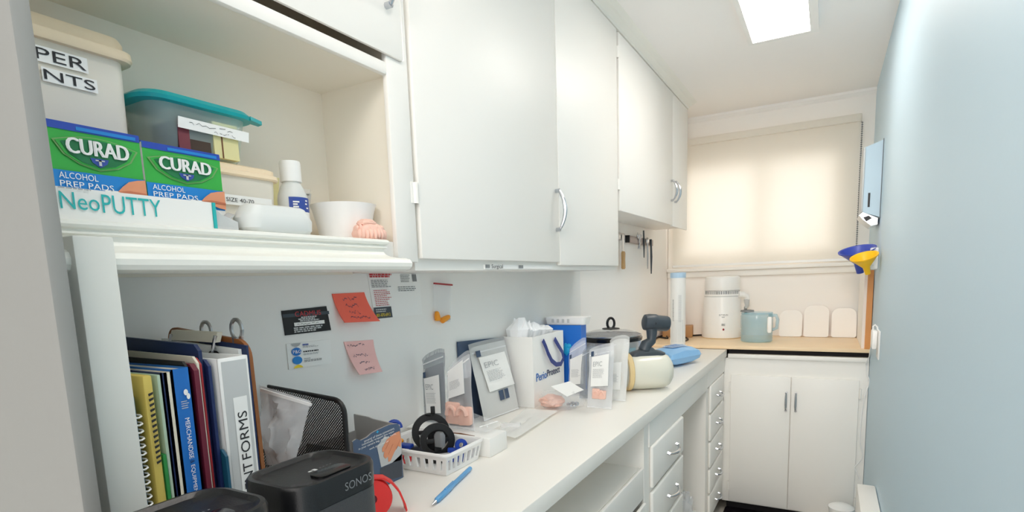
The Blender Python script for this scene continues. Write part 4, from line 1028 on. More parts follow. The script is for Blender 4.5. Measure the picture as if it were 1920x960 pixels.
# ---- paper gift bag
t = thing('gift_bag', 'white paper gift bag with navy ribbon handles and blue lettering', 'bag', (-2.1, 4.1, ZT))
x0, x1, y0, y1 = -2.238, -1.976, 3.82, 4.40; zt = P(1000, 632, 'X', x1).z
b = B(); th = .006
b.box(x1 - th, x1, y0, y1, ZT + .001, zt, 'white_matte'); b.box(x0, x0 + th, y0, y1, ZT + .001, zt, 'white_matte'); b.box(x0 + th, x1 - th, y1 - th, y1, ZT + .001, zt, 'white_matte'); b.box(x0 + th, x1 - th, y0 + th, y1 - th, ZT + .001, ZT + .012, 'white_matte')
xm = (x0 + x1) / 2
b.prism([(x0 + th, y0, ZT + .001), (x1 - th, y0, ZT + .001), (x1 - th, y0, zt), (x0 + th, y0, zt)], (0, th, 0), 'white_matte')
f = Face(b, (x1, y0, ZT), (0, y1 - y0, 0), (0, 0, zt - ZT), .0022)
def gu(px, py): q = P(px, py, 'X', x1); return (q.y - y0) / (y1 - y0), (q.z - ZT) / (zt - ZT)
a, c, e = gu(1005, 700), gu(1049, 690), gu(1024, 690)
for dd in (0, .004): f.text('Perio', a[0], .36, a[0] + (c[0] - a[0]) * .42, .475, 'print_blue', 1 + dd * 200); f.text('Protect', a[0] + (c[0] - a[0]) * .44, .375, c[0], .475, 'print_navy', 1 + dd * 200)
part('bag', b, t)
b = B(); hp = [gu(*q) for q in ((1015, 638), (1019, 650), (1022, 662), (1028, 676), (1036, 683), (1045, 682), (1050, 672), (1049, 660), (1043, 648), (1037, 635))]
hp = [V((x1 + .012 + .02 * math.sin(PI * i / 9), y0 + u * (y1 - y0), ZT + v * (zt - ZT))) for i, (u, v) in enumerate(hp)]
rings = []
for i, p in enumerate(hp):
    w = .019; tw = math.sin(PI * i / 9) * .5
    d = (hp[min(i + 1, 9)] - hp[max(i - 1, 0)]).normalized(); n_ = d.cross(V((1, 0, 0))).normalized()
    rings.append([p + n_ * w, p - n_ * w, p - n_ * w + V((.004, 0, 0)), p + n_ * w + V((.004, 0, 0))])
b.loft(rings, 'ribbon', True, True)
part('ribbon_handle', b, t, 'navy ribbon handle hanging on the front')
b = B(); b.tube([(x0 + .004, 4.05, zt + .0), (x0 + .03, 4.1, zt + .05), (x0 + .03, 4.2, zt + .03), (x0 + .06, 4.23, zt - .04)], .010, 'ribbon', 6); part('ribbon_handle', b, t, 'rear navy ribbon tip')
t2 = B()
for i in range(7):
    px = 968 + i * 9; q0 = P(px, 634 - (i % 3) * 5, 'X', -2.1 + .03 * (i % 2)); hgt = (.12, .10, .07, .08, .06, .05, .04)[i]
    yb0 = 3.88 + i * .07
    t2.loft([[(-2.14 + .07 * math.cos(a), yb0 + .045 * math.sin(a), zt - .08) for a in [2 * PI * k / 9 for k in range(9)]],
             [(-2.13 + .09 * math.cos(a) + .02 * math.sin(i * 3 + a * 3), yb0 + .065 * math.sin(a), zt + hgt * .45) for a in [2 * PI * k / 9 for k in range(9)]],
             [(-2.13 + .055 * math.cos(a), yb0 + .03 * math.sin(a) + .02, zt + hgt * (1 + .25 * math.sin(3 * a + i))) for a in [2 * PI * k / 9 for k in range(9)]]], 'tissue', True, False)
part('tissue_paper', t2, t, 'white tissue paper sticking out of the top')
# ---- lumpy bag with pink contents, and flat bag with a tube
t = thing('zip_bag', 'clear bag of pink casts with white label lying in front of gift bag', 'bag', (-1.80, 3.92, ZT))
c0 = P(1046, 748, 'Z', ZT + .06) + V((.05, -.03, 0))
b = B(); b.blob(c0 + V((-.01, .02, 0)), (.17, .17, .085), 'film', .35, 2.2, 3, 3, ZT + .003); part('film', b, t)
b = B(); b.blob(c0 + V((-.07, -.04, -.005)), (.10, .085, .05), 'pink_cast', .3, 2.5, 2, 3, ZT + .012); part('dental_cast', b, t, 'pink dental cast inside')
b = B(); p = [P(x, y, 'Z', z) for x, y, z in ((1045, 742, ZT + .13), (1086, 745, ZT + .09), (1052, 718, ZT + .155), (1030, 722, ZT + .15))]
A = c0 + V((.03, -.06, .115)); f_ = [c0 + V((.10, -.13, .06)), c0 + V((.14, .10, .07)), c0 + V((-.0, .15, .12)), c0 + V((-.06, -.07, .115))]
b.slab(*f_, .004, 'paper'); part('label', b, t, 'white paper label')
b = B()
for i in range(6): a = i * 1.1; b.blob(c0 + V((.09 + .03 * math.cos(a), .0 + .05 * math.sin(a), -.025)), (.025, .015, .012), 'chrome', .3, 3, i, 1)
part('screw_parts', b, t, 'shiny small metal pieces')
t = thing('zip_bag', 'flat clear bag with a plastic tube lying on counter before the large pouch', 'bag', (-1.87, 3.35, ZT))
pp = [P(x, y, 'Z', ZT + .024) for x, y in ((932, 812), (968, 822), (1046, 770), (985, 766))]
b = B(); b.pillow(pp[0], pp[1], pp[2], pp[3], .012, 'film_white', 12, 12, .02, 12); part('film', b, t)
A, Bq = P(940, 800, 'Z', ZT + .03), P(976, 800, 'Z', ZT + .03)
part('tube', B().tube([A, Bq], .028, 'clear_plastic', 14), t, 'clear plastic tube')
# ---- pouches beyond the gift bag
def qd(pts, Y): return plane_pts(pts, 'Y', (Y,) * 4)
# blue paper bag and white tray on it
x1 = P(1098, 700, 'Y', 4.64).x
zt = P(1090, 610, 'Y', 4.55).z
t = thing('gift_bag', 'bright blue paper bag standing behind the white gift bag', 'bag', (-2.05, 4.7, ZT))
b = B(); b.box(-2.235, x1, 4.55, 4.557, ZT + .001, zt, 'blue_bag'); b.box(-2.235, -2.228, 4.557, 4.67, ZT + .001, zt, 'blue_bag'); b.box(x1 - .007, x1, 4.557, 4.67, ZT + .001, zt, 'blue_bag'); b.box(-2.228, x1 - .007, 4.663, 4.67, ZT + .001, zt, 'blue_bag'); b.box(-2.228, x1 - .007, 4.557, 4.663, ZT + .001, ZT + .01, 'blue_bag'); part('bag', b, t)
b = B(); q = P(1062, 655, 'Y', 4.54)
b.blob(q, (.03, .012, .05), 'aqua', .5, 3, 2, 2); b.blob(q + V((.02, 0, .03)), (.03, .01, .02), 'aqua', .5, 3, 5, 2); part('bow', b, t, 'shiny aqua bow')
zz = zt + .002; q = P(1050, 610, 'Y', 4.6)
b = B(); cx = -2.035
b.rloft((cx, 4.64, 0), [(.185, .07, .03, zz), (.2, .085, .035, zz + .06), (.2, .085, .035, zz + .066), (.19, .078, .03, zz + .066), (.175, .064, .03, zz + .008)], 'white_plastic')
for i in range(4): b.box(cx - .12 + .05 * i, cx - .10 + .05 * i, 4.553, 4.559, zz + .02, zz + .052, 'pale_grey')
solo('tray', b, 'shallow white slotted tray resting on the blue paper bag', 'tray', (cx, 4.66, zz))
def fix(q, x=None):
    q[0].z = q[1].z = ZT + .003
    return q
pouch('clear pouch with white card in front of blue paper bag', fix(qd(((1066, 738), (1098, 733), (1099, 628), (1068, 650)), 4.40)), .014, 'film_mid', (.12, .2, .9, .72, .02), seed=21, dark='mid_grey', ctext=False)
pouch('smoky clear pouch with dark contents, between the carded pouch and the front pouch', fix(qd(((1086, 745), (1112, 738), (1116, 640), (1092, 655)), 4.24)), .016, 'film_grey', None, seed=23)
pouch('clear pouch leaning on the cream sprayer tank, behind the front pouch', fix(qd(((1138, 748), (1173, 738), (1181, 626), (1145, 632)), 4.28)), .018, 'film_white', (.2, .18, .72, .60, .0), seed=31, ctext=False, mark=False)
pouch('foremost clear pouch with white card above a pink cast', fix(qd(((1101, 763), (1147, 753), (1152, 640), (1106, 652)), 3.98)), .018, 'film_mid', (.16, .36, .86, .84, .0), seed=27, wob=.035, tint='pale_grey', cast=(.5, .24, .045))

# ---- slow cooker
t = thing('slow_cooker', 'slow cooker with glass lid and black loop knob behind the pouches', 'slow cooker', (-1.90, 5.42, ZT))
c0 = V((-1.905, 5.42, 0)); r = .30; zr_ = P(1150, 632, 'Y', 5.3).z
b = B(); b.lathe([(r * .86, ZT + .012), (r * .94, ZT + .03), (r * .98, ZT + .2), (r * .99, zr_ - .05), (r, zr_ - .045)], c0, 'steel', 48)
f = [(c0.x + (r * 1.0) * math.cos(a), c0.y + (r * 1.0) * math.sin(a)) for a in [-.62 + .3 * i / 8 for i in range(9)]]
b.loft([[(x, y, z) for x, y in f] for z in (ZT + .17, zr_ - .1)], 'aqua_jug', False, True, False); part('body', b, t, 'brushed steel body')
b = B(); b.lathe([(r * .99, zr_ - .045), (r * 1.03, zr_ - .04), (r * 1.04, zr_ - .01), (r * 1.0, zr_), (r * .94, zr_ - .005), (r * .9, zr_ - .05)], c0, 'black_gloss', 48, (0, 0, 1), False); part('crock_rim', b, t, 'glossy black crock rim')
b = B(); b.lathe([(r * 1.0, zr_ + .004), (r * 1.0, zr_ + .012), (r * .9, zr_ + .03), (r * .6, zr_ + .055), (r * .25, zr_ + .066), (.001, zr_ + .068)], c0, 'glass_lid', 48); part('lid', b, t, 'domed glass lid')
b = B(); b.lathe([(r * .985, zr_ + .001), (r * 1.01, zr_ + .004), (r * 1.01, zr_ + .014), (r * .985, zr_ + .016)], c0, 'steel', 48, (0, 0, 1), False); part('lid_band', b, t, 'steel band round the lid')
zk = zr_ + .07
b = B(); b.lathe([(.001, zk), (.09, zk), (.085, zk + .008), (.02, zk + .016), (.001, zk + .016)], c0, 'black', 28)
b.tube([c0 + V((.038 * math.cos(a) * .75, .038 * math.cos(a) * .66, zk + .055 + .055 * math.sin(a))) for a in [2 * PI * i / 18 for i in range(18)]], .013, 'black', 8, True); part('knob', b, t, 'black loop knob on a disc')
for s in (1,):
    b = B(); d = V((.55, -.83, 0)); pd = V((.83, .55, 0)); o = c0 + d * r * 1.0 + V((0, 0, zr_ - .1))
    
# ---- handheld sprayer: cream tank lying down with dark pistol body
t = thing('handheld_sprayer', 'cream tank with dark grey pistol handle lying on counter beside the blue wipes pack', 'sprayer', (-1.42, 4.95, ZT))
A = P(1186, 700, 'Z', ZT + .165); A = V((-1.545, 4.72, ZT + .163)); d = V((.82, .57, 0)).normalized(); side = V((-d.y, d.x, 0))
q = P(1180, 700, 'Y', 4.75); A = V((q.x + .0, 4.75, ZT + .162))
r = .158; Lg = .36
b = B(); b.lathe([(.001, -.04), (r * .7, -.035), (r * .92, -.02), (r * .97, .02), (r, .08), (r, Lg - .12), (r * .97, Lg - .06), (r * .86, Lg - .02), (r * .6, Lg + .01), (.001, Lg + .018)], A, 'cream_tank', 44, d); part('tank', b, t, 'glossy cream tank', 50)
b = B(); b.lathe([(r * .9, -.045), (r * 1.04, -.04), (r * 1.05, -.005), (r * 1.0, .004)], A, 'band_cream', 44, d, False); part('band', b, t, 'yellowish band at the tank end')
top = A + d * .155 + V((0, 0, r))
e = side * -1
b = B(); b.rloft(top, [(.17, .07, .06, -.035), (.165, .065, .06, .0), (.13, .055, .05, .018), (.075, .05, .04, .03), (.055, .04, .03, .05)], 'dark_grey', math.atan2(d.y, d.x)); part('foot', b, t, 'dark grey clamp foot')
g0 = top + V((0, 0, .03)) - d * .0; g1 = P(1222, 622, 'Y', (top + d * .08).y)
b = B(); b.tube([g0 - d * .015, g0 + d * .0 + V((0, 0, .05)), g0 * .5 + g1 * .5 + d * .02, g1 - V((0, 0, .02)), g1 + V((0, 0, .03))], [.058, .05, .042, .046, .05], 'dark_grey', 14); part('grip', b, t)
h0 = P(1206, 604, 'Y', top.y + .02); h1 = P(1254, 607, 'Y', top.y + .16)
hd = (h1 - h0); hl = hd.length; hd.normalize()
b = B(); b.lathe([(.001, 0), (.045, .0), (.068, .012), (.076, .05), (.078, hl * .45), (.07, hl * .55), (.068, hl * .9), (.06, hl * .98), (.001, hl)], h0, 'dark_grey', 28, hd); part('head', b, t, 'dark grey barrel head')
b = B(); m_ = h0 + hd * hl * .42 + V((.03, -.068, .0)); b.lathe([(.001, -.004), (.010, -.004), (.010, .004), (.001, .004)], m_, 'black', 12, (.4, -.9, 0))
b2 = part('screw', b, t, 'black recessed screw')
# ---- blue wipes pack
t = thing('wipes_pack', 'light blue soft pack of wipes at the far end of counter', 'pack', (-1.45, 6.3, ZT))
def zt_(x, y, z): return P(x, y, 'Z', ZT + z)
pk = [V((-1.42, 5.93, ZT + .1)), V((-1.21, 6.50, ZT + .1)), V((-1.52, 6.80, ZT + .1)), V((-1.78, 6.2, ZT + .1))]
b = B(); b.pillow(pk[0], pk[1], pk[2], pk[3], .098, 'wipes_blue', 18, 18, .012, 5, .25); part('pack', b, t)
b = B(); f = Face(b, pk[0] * .8 + pk[2] * .2 + V((0, 0, .1)), (pk[1] - pk[0]) * .6, (pk[3] - pk[0]) * .6, .002)
f.rect(.1, .15, .9, .85, 'wipes_light', 1); f.rect(.05, .46, .95, .5, 'wipes_print', 3); f.lines(.2, .55, .8, .8, 2, 'wipes_print', 3, .5, 2); f.lines(.2, .2, .8, .4, 2, 'wipes_print', 3, .5, 4); part('label', b, t, 'pale label with blue print')
# ---- tall filter cylinder
c0 = V((-1.74, 7.62, 0)); zt2 = P(1271, 511, 'Y', 7.62).z
t = thing('filter_cartridge', 'tall white cylinder with small print standing where the counters meet', 'cylinder', (c0.x, c0.y, ZT))
r = .098
part('body', B().lathe([(r * .96, ZT + .001), (r, ZT + .01), (r, zt2 - .03)], c0, 'white_matte', 36), t)
part('cap', B().lathe([(r * 1.0, zt2 - .07), (r * 1.03, zt2 - .065), (r * 1.03, zt2 - .006), (r * .98, zt2), (.001, zt2)], c0, 'wipes_light', 36), t, 'pale blue-grey end cap')
b = B()
def wrap(a0, a1, z0, z1, k, n=6): b.loft([[(c0.x + (r + .002) * math.cos(a0 + (a1 - a0) * i / n), c0.y + (r + .002) * math.sin(a0 + (a1 - a0) * i / n), z) for i in range(n + 1)] for z in (z0, z1)], k, False, True, False)
aim = math.atan2(-c0.y, -c0.x)
for i in range(26): wrap(aim - .75, aim - .55, zt2 - .36 - i * .011, zt2 - .356 - i * .011, 'ink_soft' if i % 5 else 'ink', 2)
for i in range(30): wrap(aim + .05 + .35 * random.random() * 0, aim + .05 + .4, zt2 - .30 - i * .012, zt2 - .297 - i * .012, 'ink_grey', 3)
for i in range(9): wrap(aim - .9 + .2 * i, aim - .9 + .2 * i + .04, zt2 - .92, zt2 - .62, 'pale_grey', 1)
part('print', b, t, 'grey printed text')
# ================================================================ UNDER THE CABINET: TOOL STRIP
t = thing('magnetic_strip', 'steel magnetic tool strip with black end on the wall under the short cabinet', 'tool strip', (XW, 7.58, .46))
A, Bq = V((XW - .006, 7.02, .455)), V((XW - .006, 8.12, .447))
b = B(); b.obox(A - V((0, 0, .035)), Bq - A, (.05, 0, 0), (0, 0, .085), 'strip_metal', .006); part('bar', b, t)
b = B(); b.obox(A - V((0, .03, .037)), (0, .035, 0), (.055, 0, 0), (0, 0, .09), 'black', .004); part('end_cap', b, t, 'black end cap')
def tool(label, y, z0, z1, k, w, name='dental_tool', head=None):
    b = B(); x = XW + .054
    b.tube([(x, y, z1), (x, y + .02, (z0 + z1) / 2), (x - .01, y + .05, z0)], [w * .8, w, w * .5], k, 8)
    if head: head(b, x, y, z1)
    return solo(name, b, label, 'tool', (x, y, z0))
def sciss(b, x, y, z):
    for s in (-1, 1):
        b.tube([(x, y + s * .045 + .035 * math.cos(a), z + .02 + .035 * math.sin(a)) for a in [2 * PI * i / 10 for i in range(10)]], .008, 'chrome', 6, True)
        b.tube([(x, y + s * .03, z - .01), (x, y - s * .04, z - .15)], .010, 'chrome', 6)
tool('small shiny scissors hung first on the magnetic strip', 7.40, .38, .50, 'chrome', .012, 'scissors', sciss)
tool('thin steel pick hanging second on the magnetic strip', 7.60, .24, .60, 'dark_grey', .012)
tool('steel tool with round head hanging third on the magnetic strip', 7.78, .09, .47, 'steel', .012, 'dental_tool', lambda b, x, y, z: b.blob((x, y, z), (.02, .06, .045), 'chrome', .2, 2, 3, 2))
tool('longest dark steel file hanging last on the magnetic strip', 7.96, .02, .50, 'dark_grey', .016)
b = B(); x = XW + .05
t = thing('knife', 'wooden-handled knife hanging on the wall at the end of large cabinet', 'knife', (x, 6.72, .1))
part('blade', B().box(x, x + .006, 6.69, 6.75, .30, .50, 'steel'), t, 'steel blade'); part('handle', B().rloft((x + .003, 6.73, 0), [(.012, .03, .012, .085), (.018, .045, .018, .10), (.016, .04, .016, .2), (.018, .045, .018, .28), (.012, .032, .01, .30)], 'knife_handle'), t, 'tan wooden handle')
b = B(); b.box(XW - .006, XW + .045, 6.55, 6.82, .44, .52, 'steel', .005); solo('magnetic_strip', b, 'second steel tool strip mostly hidden behind the large cabinet, holding the knife', 'tool strip', (XW, 6.7, .48))

# ================================================================ WOODEN WORKTOP
# water distiller
c0 = P(1353, 632, 'Z', ZW); c0 = V((c0.x, c0.y, 0)); z0 = ZW
t = thing('water_distiller', 'tall white countertop water distiller with vent ring', 'distiller', (c0.x, c0.y, z0))
zt3 = P(1353, 518, 'Y', c0.y).z; h = zt3 - z0; r = .285
part('body', B().lathe([(r * .93, z0 + .006), (r * .98, z0 + .012), (r, z0 + h * .06), (r * .985, z0 + h * .16), (r * .90, z0 + h * .66), (r * .885, z0 + h * .672)], c0, 'white_plastic', 48), t)
part('base_ring', B().lathe([(r * .85, z0 + .001), (r * .95, z0 + .001), (r * .95, z0 + .008), (r * .85, z0 + .008)], c0, 'band_cream', 40), t)
part('seam', B().lathe([(r * .86, z0 + h * .66), (r * .875, z0 + h * .66), (r * .875, z0 + h * .69), (r * .86, z0 + h * .69)], c0, 'pale_grey', 40), t)
b = B(); b.lathe([(r * .885, z0 + h * .682), (r * .895, z0 + h * .69), (r * .88, z0 + h * .71), (r * .87, z0 + h * .77)], c0, 'white_plastic', 48)
b.lathe([(r * .87, z0 + h * .775), (r * .875, z0 + h * .78), (r * .86, z0 + h * .955), (r * .83, z0 + h * .985), (r * .74, z0 + h), (.001, z0 + h)], c0, 'white_plastic', 48); part('lid', b, t, 'white domed lid')
aim = math.atan2(-c0.y, -c0.x)
b = B()
for i in range(26):
    a = aim - 1.2 + 2.4 * i / 25; rr_ = r * .884
    dk = 'dark_grey' if 8 < i < 17 else 'mid_grey'
    p = V((c0.x + rr_ * math.cos(a), c0.y + rr_ * math.sin(a), z0 + h * .715)); tn = V((-math.sin(a), math.cos(a), 0)); o_ = V((math.cos(a), math.sin(a), 0))
    b.obox(p - tn * .005 - o_ * .02, tn * .010, o_ * .02, V((0, 0, h * .05)), dk)
part('vent', b, t, 'ring of narrow vent slots')
o_ = V((math.cos(aim + .12), math.sin(aim + .12), 0)); tn = V((-math.sin(aim), math.cos(aim), 0)); rr_ = r * .955
def dp(u, z): a = aim + u; k = r * (.985 - .085 * (z - .16) / .5) + .002; return V((c0.x + k * math.cos(a), c0.y + k * math.sin(a), z0 + h * z))
b = B(); p0, p1, p3 = dp(-.14, .37), dp(.30, .37), dp(-.14, .40); f = Face(b, p0, p1 - p0, p3 - p0); f.text('KITVEUN', 0, 0, 1, 1, 'ink_soft', 3); f.lines(.3, -.9, .75, -.4, 1, 'ink_grey', 3, 1); 
p0, p1, p3 = dp(-.02, .21), dp(.16, .21), dp(-.02, .25); f = Face(b, p0, p1 - p0, p3 - p0); f.rect(0, 0, 1, 1, 'pale_grey', 3); f.lines(.1, .2, .9, .8, 2, 'mid_grey', 4, .5)
part('print', b, t, 'grey lettering and switch plate')
b = B(); b.blob(dp(.08, .155), (.014, .012, .016), 'led_red', 0, 1, 1, 2); part('button', b, t, 'dark red power button')
s0 = P(1385, 552, 'Y', c0.y - .1); s1 = P(1400, 557, 'Y', c0.y - .05)
b = B(); b.tube([s0, (s0 + s1) / 2 + V((0, 0, .015)), s1 + V((0, 0, .005)), s1 + V((.012, 0, -.04))], [.045, .045, .042, .035], 'white_plastic', 12); part('spout_arm', b, t)
b = B(); b.tube([s1 + V((.0, 0, -.03)), s1 + V((.008, 0, -.12)), s1 + V((-.01, 0, -.16))], [.04, .03, .022], 'pale_grey', 12); b.tube([s1 + V((-.01, 0, -.14)), s1 + V((-.01, 0, -.235))], .022, 'mid_grey', 10); part('nozzle', b, t, 'grey drip nozzle')
# carafe
c1 = P(1418, 640, 'Z', ZW); c1 = V((c1.x, c1.y, 0)); r = .205; zt4 = P(1421, 588, 'Y', c1.y).z; h = zt4 - z0
t = thing('water_jug', 'translucent blue plastic jug with white grip beside the distiller', 'jug', (c1.x, c1.y, z0))
b = B(); b.lathe([(r * .93, z0 + .002), (r, z0 + .02)] + [(r * (1 if i % 2 else .975), z0 + .03 + .018 * i) for i in range(10)] + [(r, z0 + .24), (r, z0 + h * .92), (r * .95, z0 + h)], c1, 'aqua_jug', 48); part('body', b, t)
b = B(); b.lathe([(r * .95, z0 + h * .985), (r * .99, z0 + h), (r * .97, z0 + h + .02), (.06, z0 + h + .03), (.001, z0 + h + .03)], c1, 'aqua_jug', 40); b.lathe([(.05, z0 + h + .028), (.09, z0 + h + .03), (.085, z0 + h + .05), (.05, z0 + h + .055)], c1 + V((-.12, -.03, 0)), 'mid_grey', 20, (0, 0, 1), False); part('lid', b, t)
hx = c1 + V((r * .90, -.03, 0))
b = B(); b.tube([hx + V((-.03, -.02, z0 + h * .96)), hx + V((.06, -.03, z0 + h * .95)), hx + V((.08, -.03, z0 + h * .8)), hx + V((.07, -.03, z0 + h * .5)), hx + V((.0, -.02, z0 + h * .42))], .022, 'aqua_jug', 10); part('handle', b, t)
b = B(); q = P(1443, 604, 'Y', c1.y - .22); b.rloft((q.x, q.y, 0), [(.02, .02, .012, q.z - .14), (.028, .024, .015, q.z - .12), (.028, .024, .015, q.z + .05), (.02, .02, .012, q.z + .07)], 'white_plastic'); part('grip', b, t, 'white grip')
# white boards against the wall
for i, (xa, xb, zb_, lab_) in enumerate(((1460, 1503, 582, 'white rounded plastic board leaning against wall next to the jug'), (1506, 1553, 573, 'white rounded plastic board leaning against wall, middle and tallest of three'), (1558, 1609, 578, 'white rounded plastic board leaning against wall beside the splash panel'))):
    A, Bq = P(xa, 634, 'Y', 9.0), P(xb, 634, 'Y', 9.0); zt5 = P((xa + xb) / 2, zb_, 'Y', 9.08).z
    if i == 2: Bq.x = min(Bq.x, .362)
    w = (Bq.x - A.x) / 2; cx = (A.x + Bq.x) / 2; rr_ = .10; ring = []
    for qd_, (sx, sy) in enumerate(((1, 1), (-1, 1), (-1, 0), (1, 0))):
        for k in range(7):
            a = PI / 2 * qd_ + PI / 2 * k / 6; r5 = rr_ if sy else .03
            ring.append((cx + sx * (w - r5) + r5 * math.cos(a), (zt5 - r5 if sy else ZW + .004 + r5) + r5 * math.sin(a)))
    b = B(); hh = zt5 - ZW
    b.prism([(x, 9.02 + .10 * (z - ZW) / hh, z) for x, z in ring], (0, -.02, 0), 'cream_wall', False)
    solo('plastic_board', b, lab_, 'board', (cx, 9.03, ZW), 'white boards under the window')
# wooden block and cables
A, Bq = P(1250, 628, 'Y', 8.6), P(1296, 622, 'Y', 8.6)
b = B(); b.obox((-2.2, 8.62, ZW + .001), (Bq.x + 2.2, .05, 0), (-.04, .28, 0), (0, 0, .17), 'wood_block', .008)
solo('wooden_block', b, 'brown wooden block on the worktop behind the tall cylinder', 'block', (-1.95, 8.7, ZW))
def cord(label, pix, r, k, name='cable', zc=ZW):
    pts = [P(x, y, 'Z', zc + r * 1.2) for x, y in pix]
    sm = []
    for i in range(len(pts) - 1):
        p0, p1, p2, p3 = pts[max(i - 1, 0)], pts[i], pts[i + 1], pts[min(i + 2, len(pts) - 1)]
        for k_ in range(6):
            u = k_ / 6; sm.append(.5 * ((2 * p1) + (p2 - p0) * u + (2 * p0 - 5 * p1 + 4 * p2 - p3) * u * u + (3 * p1 - p0 - 3 * p2 + p3) * u ** 3))
    sm.append(pts[-1])
    return solo(name, B().tube(sm, r, k, 8), label, 'cable', sm[0])
cord('black power cord running to the distiller across worktop', ((1318, 628), (1300, 629), (1288, 630)), .012, 'black')
cord('black cord looped on the worktop left of the tall cylinder', ((1212, 631), (1222, 629), (1238, 632), (1252, 634), (1246, 629), (1232, 633), (1224, 640)), .012, 'black')
cord('black cord end poking out right of the tall cylinder', ((1284, 632), (1290, 636), (1284, 639)), .012, 'black')

# ================================================================ BLUE WALL
# dispenser
t = thing('towel_dispenser', 'steel paper towel dispenser with dark slot on the blue wall', 'dispenser', (XR, 7.7, .5))
A = P(1621, 276, 'Y', 7.37); x0 = A.x
zb = P(1630, 415, 'Y', 7.37).z
b = B(); b.prism([(XR + .01, 7.37, .53), (x0 + .012, 7.37, .60), (x0 + .012, 7.37, 1.285), (XR + .01, 7.37, 1.345)], (0, .62, 0), 'dispenser_steel'); part('cabinet', b, t)
b = B(); b.box(x0 - .006, x0 + .012, 7.36, 7.99, .60, 1.285, 'pale_grey', .004); b.prism([(XR - .006, 7.355, .53), (XR - .001, 7.355, .53), (XR - .001, 7.355, 1.352), (XR - .006, 7.355, 1.35)], (0, .02, 0), 'dark_grey'); part('front_door', b, t, 'pale front edge')  # dark strip paints in the thin shadow at the wall edge
b = B(); q = P(1629, 380, 'Y', 7.366); b.box(q.x - .010, q.x + .010, 7.364, 7.372, .65, .80, 'black'); part('slot', b, t, 'dark level slot')
b = B(); b.prism([(XR - .02, 7.38, .53), (x0 + .012, 7.38, .60), (x0 - .02, 7.38, .57), (x0 + .02, 7.38, .52), (XR - .08, 7.38, .45), (XR - .02, 7.38, .46)], (0, .58, 0), 'chrome'); b.prism([(x0 + .02, 7.375, .545), (x0 + .07, 7.375, .56), (x0 + .10, 7.375, .53), (x0 + .05, 7.375, .50)], (0, .3, 0), 'black'); part('outlet', b, t, 'shiny steel outlet lip')
# funnels in holder
t = thing('funnel_rack', 'white plastic bracket on blue wall holding the funnels', 'holder', (XR, 7.3, 0))
q = P(1638, 486, 'Y', 7.3)
b = B(); b.box(q.x - .035, XR - .001, 7.27, 7.36, -.02, .21, 'white_plastic', .012); part('bracket', b, t)
b = B(); A, Bq = P(1635, 497, 'Y', 7.22), P(1601, 488, 'Y', 7.06); b.tube([A + V((.01, .06, 0)), A, Bq], .012, 'white_plastic', 8); part('arm', b, t, 'thin white arm')
def funnel(label, c, r, h, k, ax, stem):
    ax = V(ax).normalized()
    t = thing('funnel', label, 'funnel', V(c), 'funnels on the blue wall')
    b = B(); b.lathe([(r * 1.06, 0), (r * 1.04, -.012), (r, -.012), (r * .28, -h), (r * .2, -h - stem), (r * .16, -h - stem), (r * .24, -h), (r * .95, -.004), (r * 1.06, 0)], c, k, 40, ax, False); part('cone', b, t)
    return t
cb = P(1607, 468, 'Y', 7.34); funnel('blue plastic funnel hanging behind the yellow funnel', cb, .175, .15, 'blue_plastic', (-.16, -.28, .95), .12)
cy = P(1620, 480, 'Y', 6.95); funnel('yellow plastic funnel hanging in front of blue funnel', cy, .125, .125, 'yellow_plastic', (-.22, -.34, .9), .08)
# outlet with adapter and cord
t = thing('wall_outlet', 'white outlet plate on blue wall with plugged-in adapter', 'outlet', (XR, 6.9, -.8))
b = B(); A, Bq = P(1650, 628, 'X', XR), P(1652, 672, 'X', XR); b.box(XR - .014, XR - .001, 6.45, 6.72, -.90, -.62, 'white_plastic', .005); part('plate', b, t)
t = thing('plug_adapter', 'white plug adapter with cord loop in the wall outlet', 'adapter', (XR, 6.85, -.8))
q0, q1 = P(1634, 618, 'Y', 6.75), P(1650, 652, 'Y', 6.75)
b = B(); b.box(q0.x, XR - .016, 6.60, 6.82, q1.z, q0.z, 'white_plastic', .012); part('body', b, t)
cz = [(1637, 619), (1637, 612), (1641, 609), (1645, 613), (1646, 619)]
b = B(); b.tube([P(x, y, 'Y', 6.7) for x, y in cz], .008, 'white_plastic', 8)
lo = [(1635, 640), (1632, 655), (1630, 668), (1624, 684), (1625, 700), (1630, 712), (1628, 724), (1624, 735), (1619, 752), (1614, 790), (1612, 830), (1617, 850), (1616, 860), (1602, 876), (1612, 898)]
pts = []
for i, (x, y) in enumerate(lo):
    pts.append(P(x, y, 'Y', 7.70 if i > 2 else 6.75 + .32 * i))
b.tube(pts, .006, 'white_plastic', 6)
for x, y in (): pass
part('cord', b, t, 'thin white cord hanging to the floor')
# white low cabinet at the bottom right
q0, q1 = P(1606, 906, 'Y', 6.1), P(1634, 908, 'Y', 6.1)
t = thing('wall_heater', 'white low box unit against the blue wall at floor, bottom right', 'heater', (.38, 5.5, ZF))
zt6 = q0.z
b = B(); b.box(q0.x, XR - .004, 5.0, 6.1, ZF + .02, zt6, 'white_paint', .015); part('body', b, t)
b = B()
for i in range(6): b.box(q0.x - .006, q0.x, 5.08, 6.02, ZF + .2 + .12 * i, ZF + .24 + .12 * i, 'pale_grey')
part('grille', b, t)
# white bin
q = P(1578, 953, 'Y', 7.3)
t = thing('waste_bin', 'small white lidded bin standing before the sink cabinet', 'bin', (q.x, 7.4, ZF))
c2 = V((q.x, 7.42, 0)); part('body', B().lathe([(.10, ZF + .002), (.115, ZF + .02), (.13, q.z - .06)], c2, 'white_plastic', 32), t); part('lid', B().lathe([(.135, q.z - .06), (.138, q.z - .03), (.10, q.z - .005), (.001, q.z + .005)], c2, 'white_plastic', 32), t)
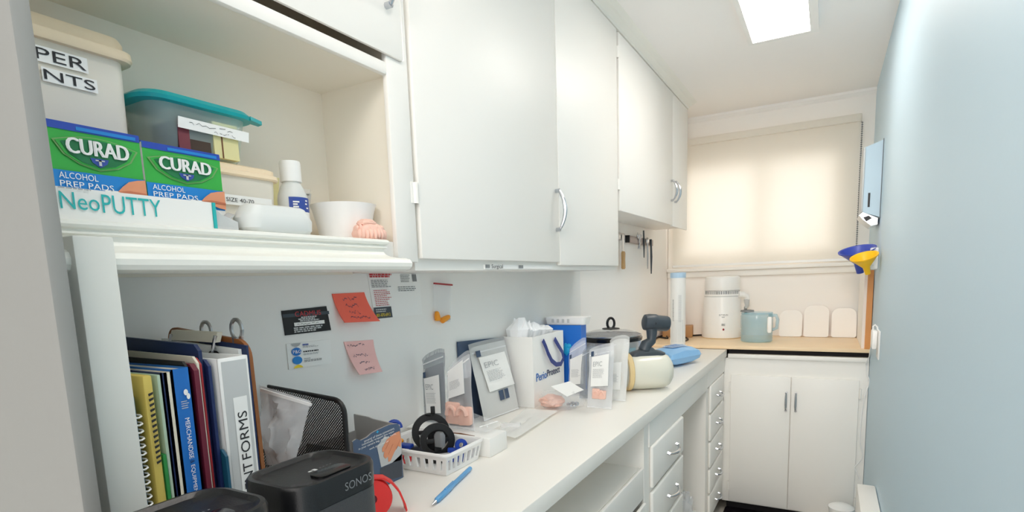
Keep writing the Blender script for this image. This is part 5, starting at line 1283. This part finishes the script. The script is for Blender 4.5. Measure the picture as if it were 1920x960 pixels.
# plastic bag in the knee space
q = P(1295, 955, 'X', -1.3)
b = B(); b.blob((-1.38, 6.2, ZF + .34), (.17, .22, .36), 'film_mid', .5, 2.8, 4, 4, ZF + .003); b.blob((-1.33, 6.22, ZF + .66), (.07, .10, .13), 'film_mid', .7, 3, 8, 3)
solo('plastic_bag', b, 'crumpled clear plastic bag on floor in the knee space', 'bag', (-1.38, 6.2, ZF))
# ================================================================ CAMERA, LIGHT
cam = bpy.data.cameras.new('camera'); co = bpy.data.objects.new('camera', cam); C.objects.link(co)
cam.sensor_width = 36; cam.lens = F / 1920 * 36; cam.sensor_fit = 'HORIZONTAL'
cam.shift_x = 0; cam.shift_y = (CY - 480) / 1920
cam.clip_start = .02
m = (RC @ Matrix(((1, 0, 0), (0, -1, 0), (0, 0, -1)))).to_4x4(); m.translation = ORG
co.matrix_world = m
sc = bpy.context.scene; sc.camera = co
def area(name, loc, target, sx, sy, power, col):
    l = bpy.data.lights.new(name, 'AREA'); l.shape = 'RECTANGLE'; l.size = sx * S; l.size_y = sy * S; l.energy = power; l.color = col
    o = bpy.data.objects.new(name, l); C.objects.link(o); o.location = W(loc)
    o.rotation_euler = (W(target) - W(loc)).to_track_quat('-Z', 'Y').to_euler()
    return o
area('daylight_through_window', (-1.0, 10.4, 1.1), (-1.0, 9.0, .95), 2.6, 2.0, 3, (1, .97, .94))
l_ = area('corridor_fill_light', (-.1, -1.6, 2.0), (-.5, 7.8, -.9), 1.2, 1.0, 1.3, (1, .96, .91)); l_.data.spread = math.radians(55)  # added fill behind the lens, aimed down the corridor past the post
w = bpy.data.worlds.new('world'); sc.world = w; w.use_nodes = True
bg = w.node_tree.nodes['Background']; bg.inputs[0].default_value = (1, .98, .95, 1); bg.inputs[1].default_value = .9
sc.view_settings.view_transform = 'Standard'; sc.view_settings.look = 'None'; sc.view_settings.gamma = 1; sc.view_settings.use_curve_mapping = False
sc.view_settings.exposure = 1.25
sc.cycles.use_denoising = True
sc.cycles.max_bounces = 20; sc.cycles.transparent_max_bounces = 24; sc.cycles.diffuse_bounces = 16
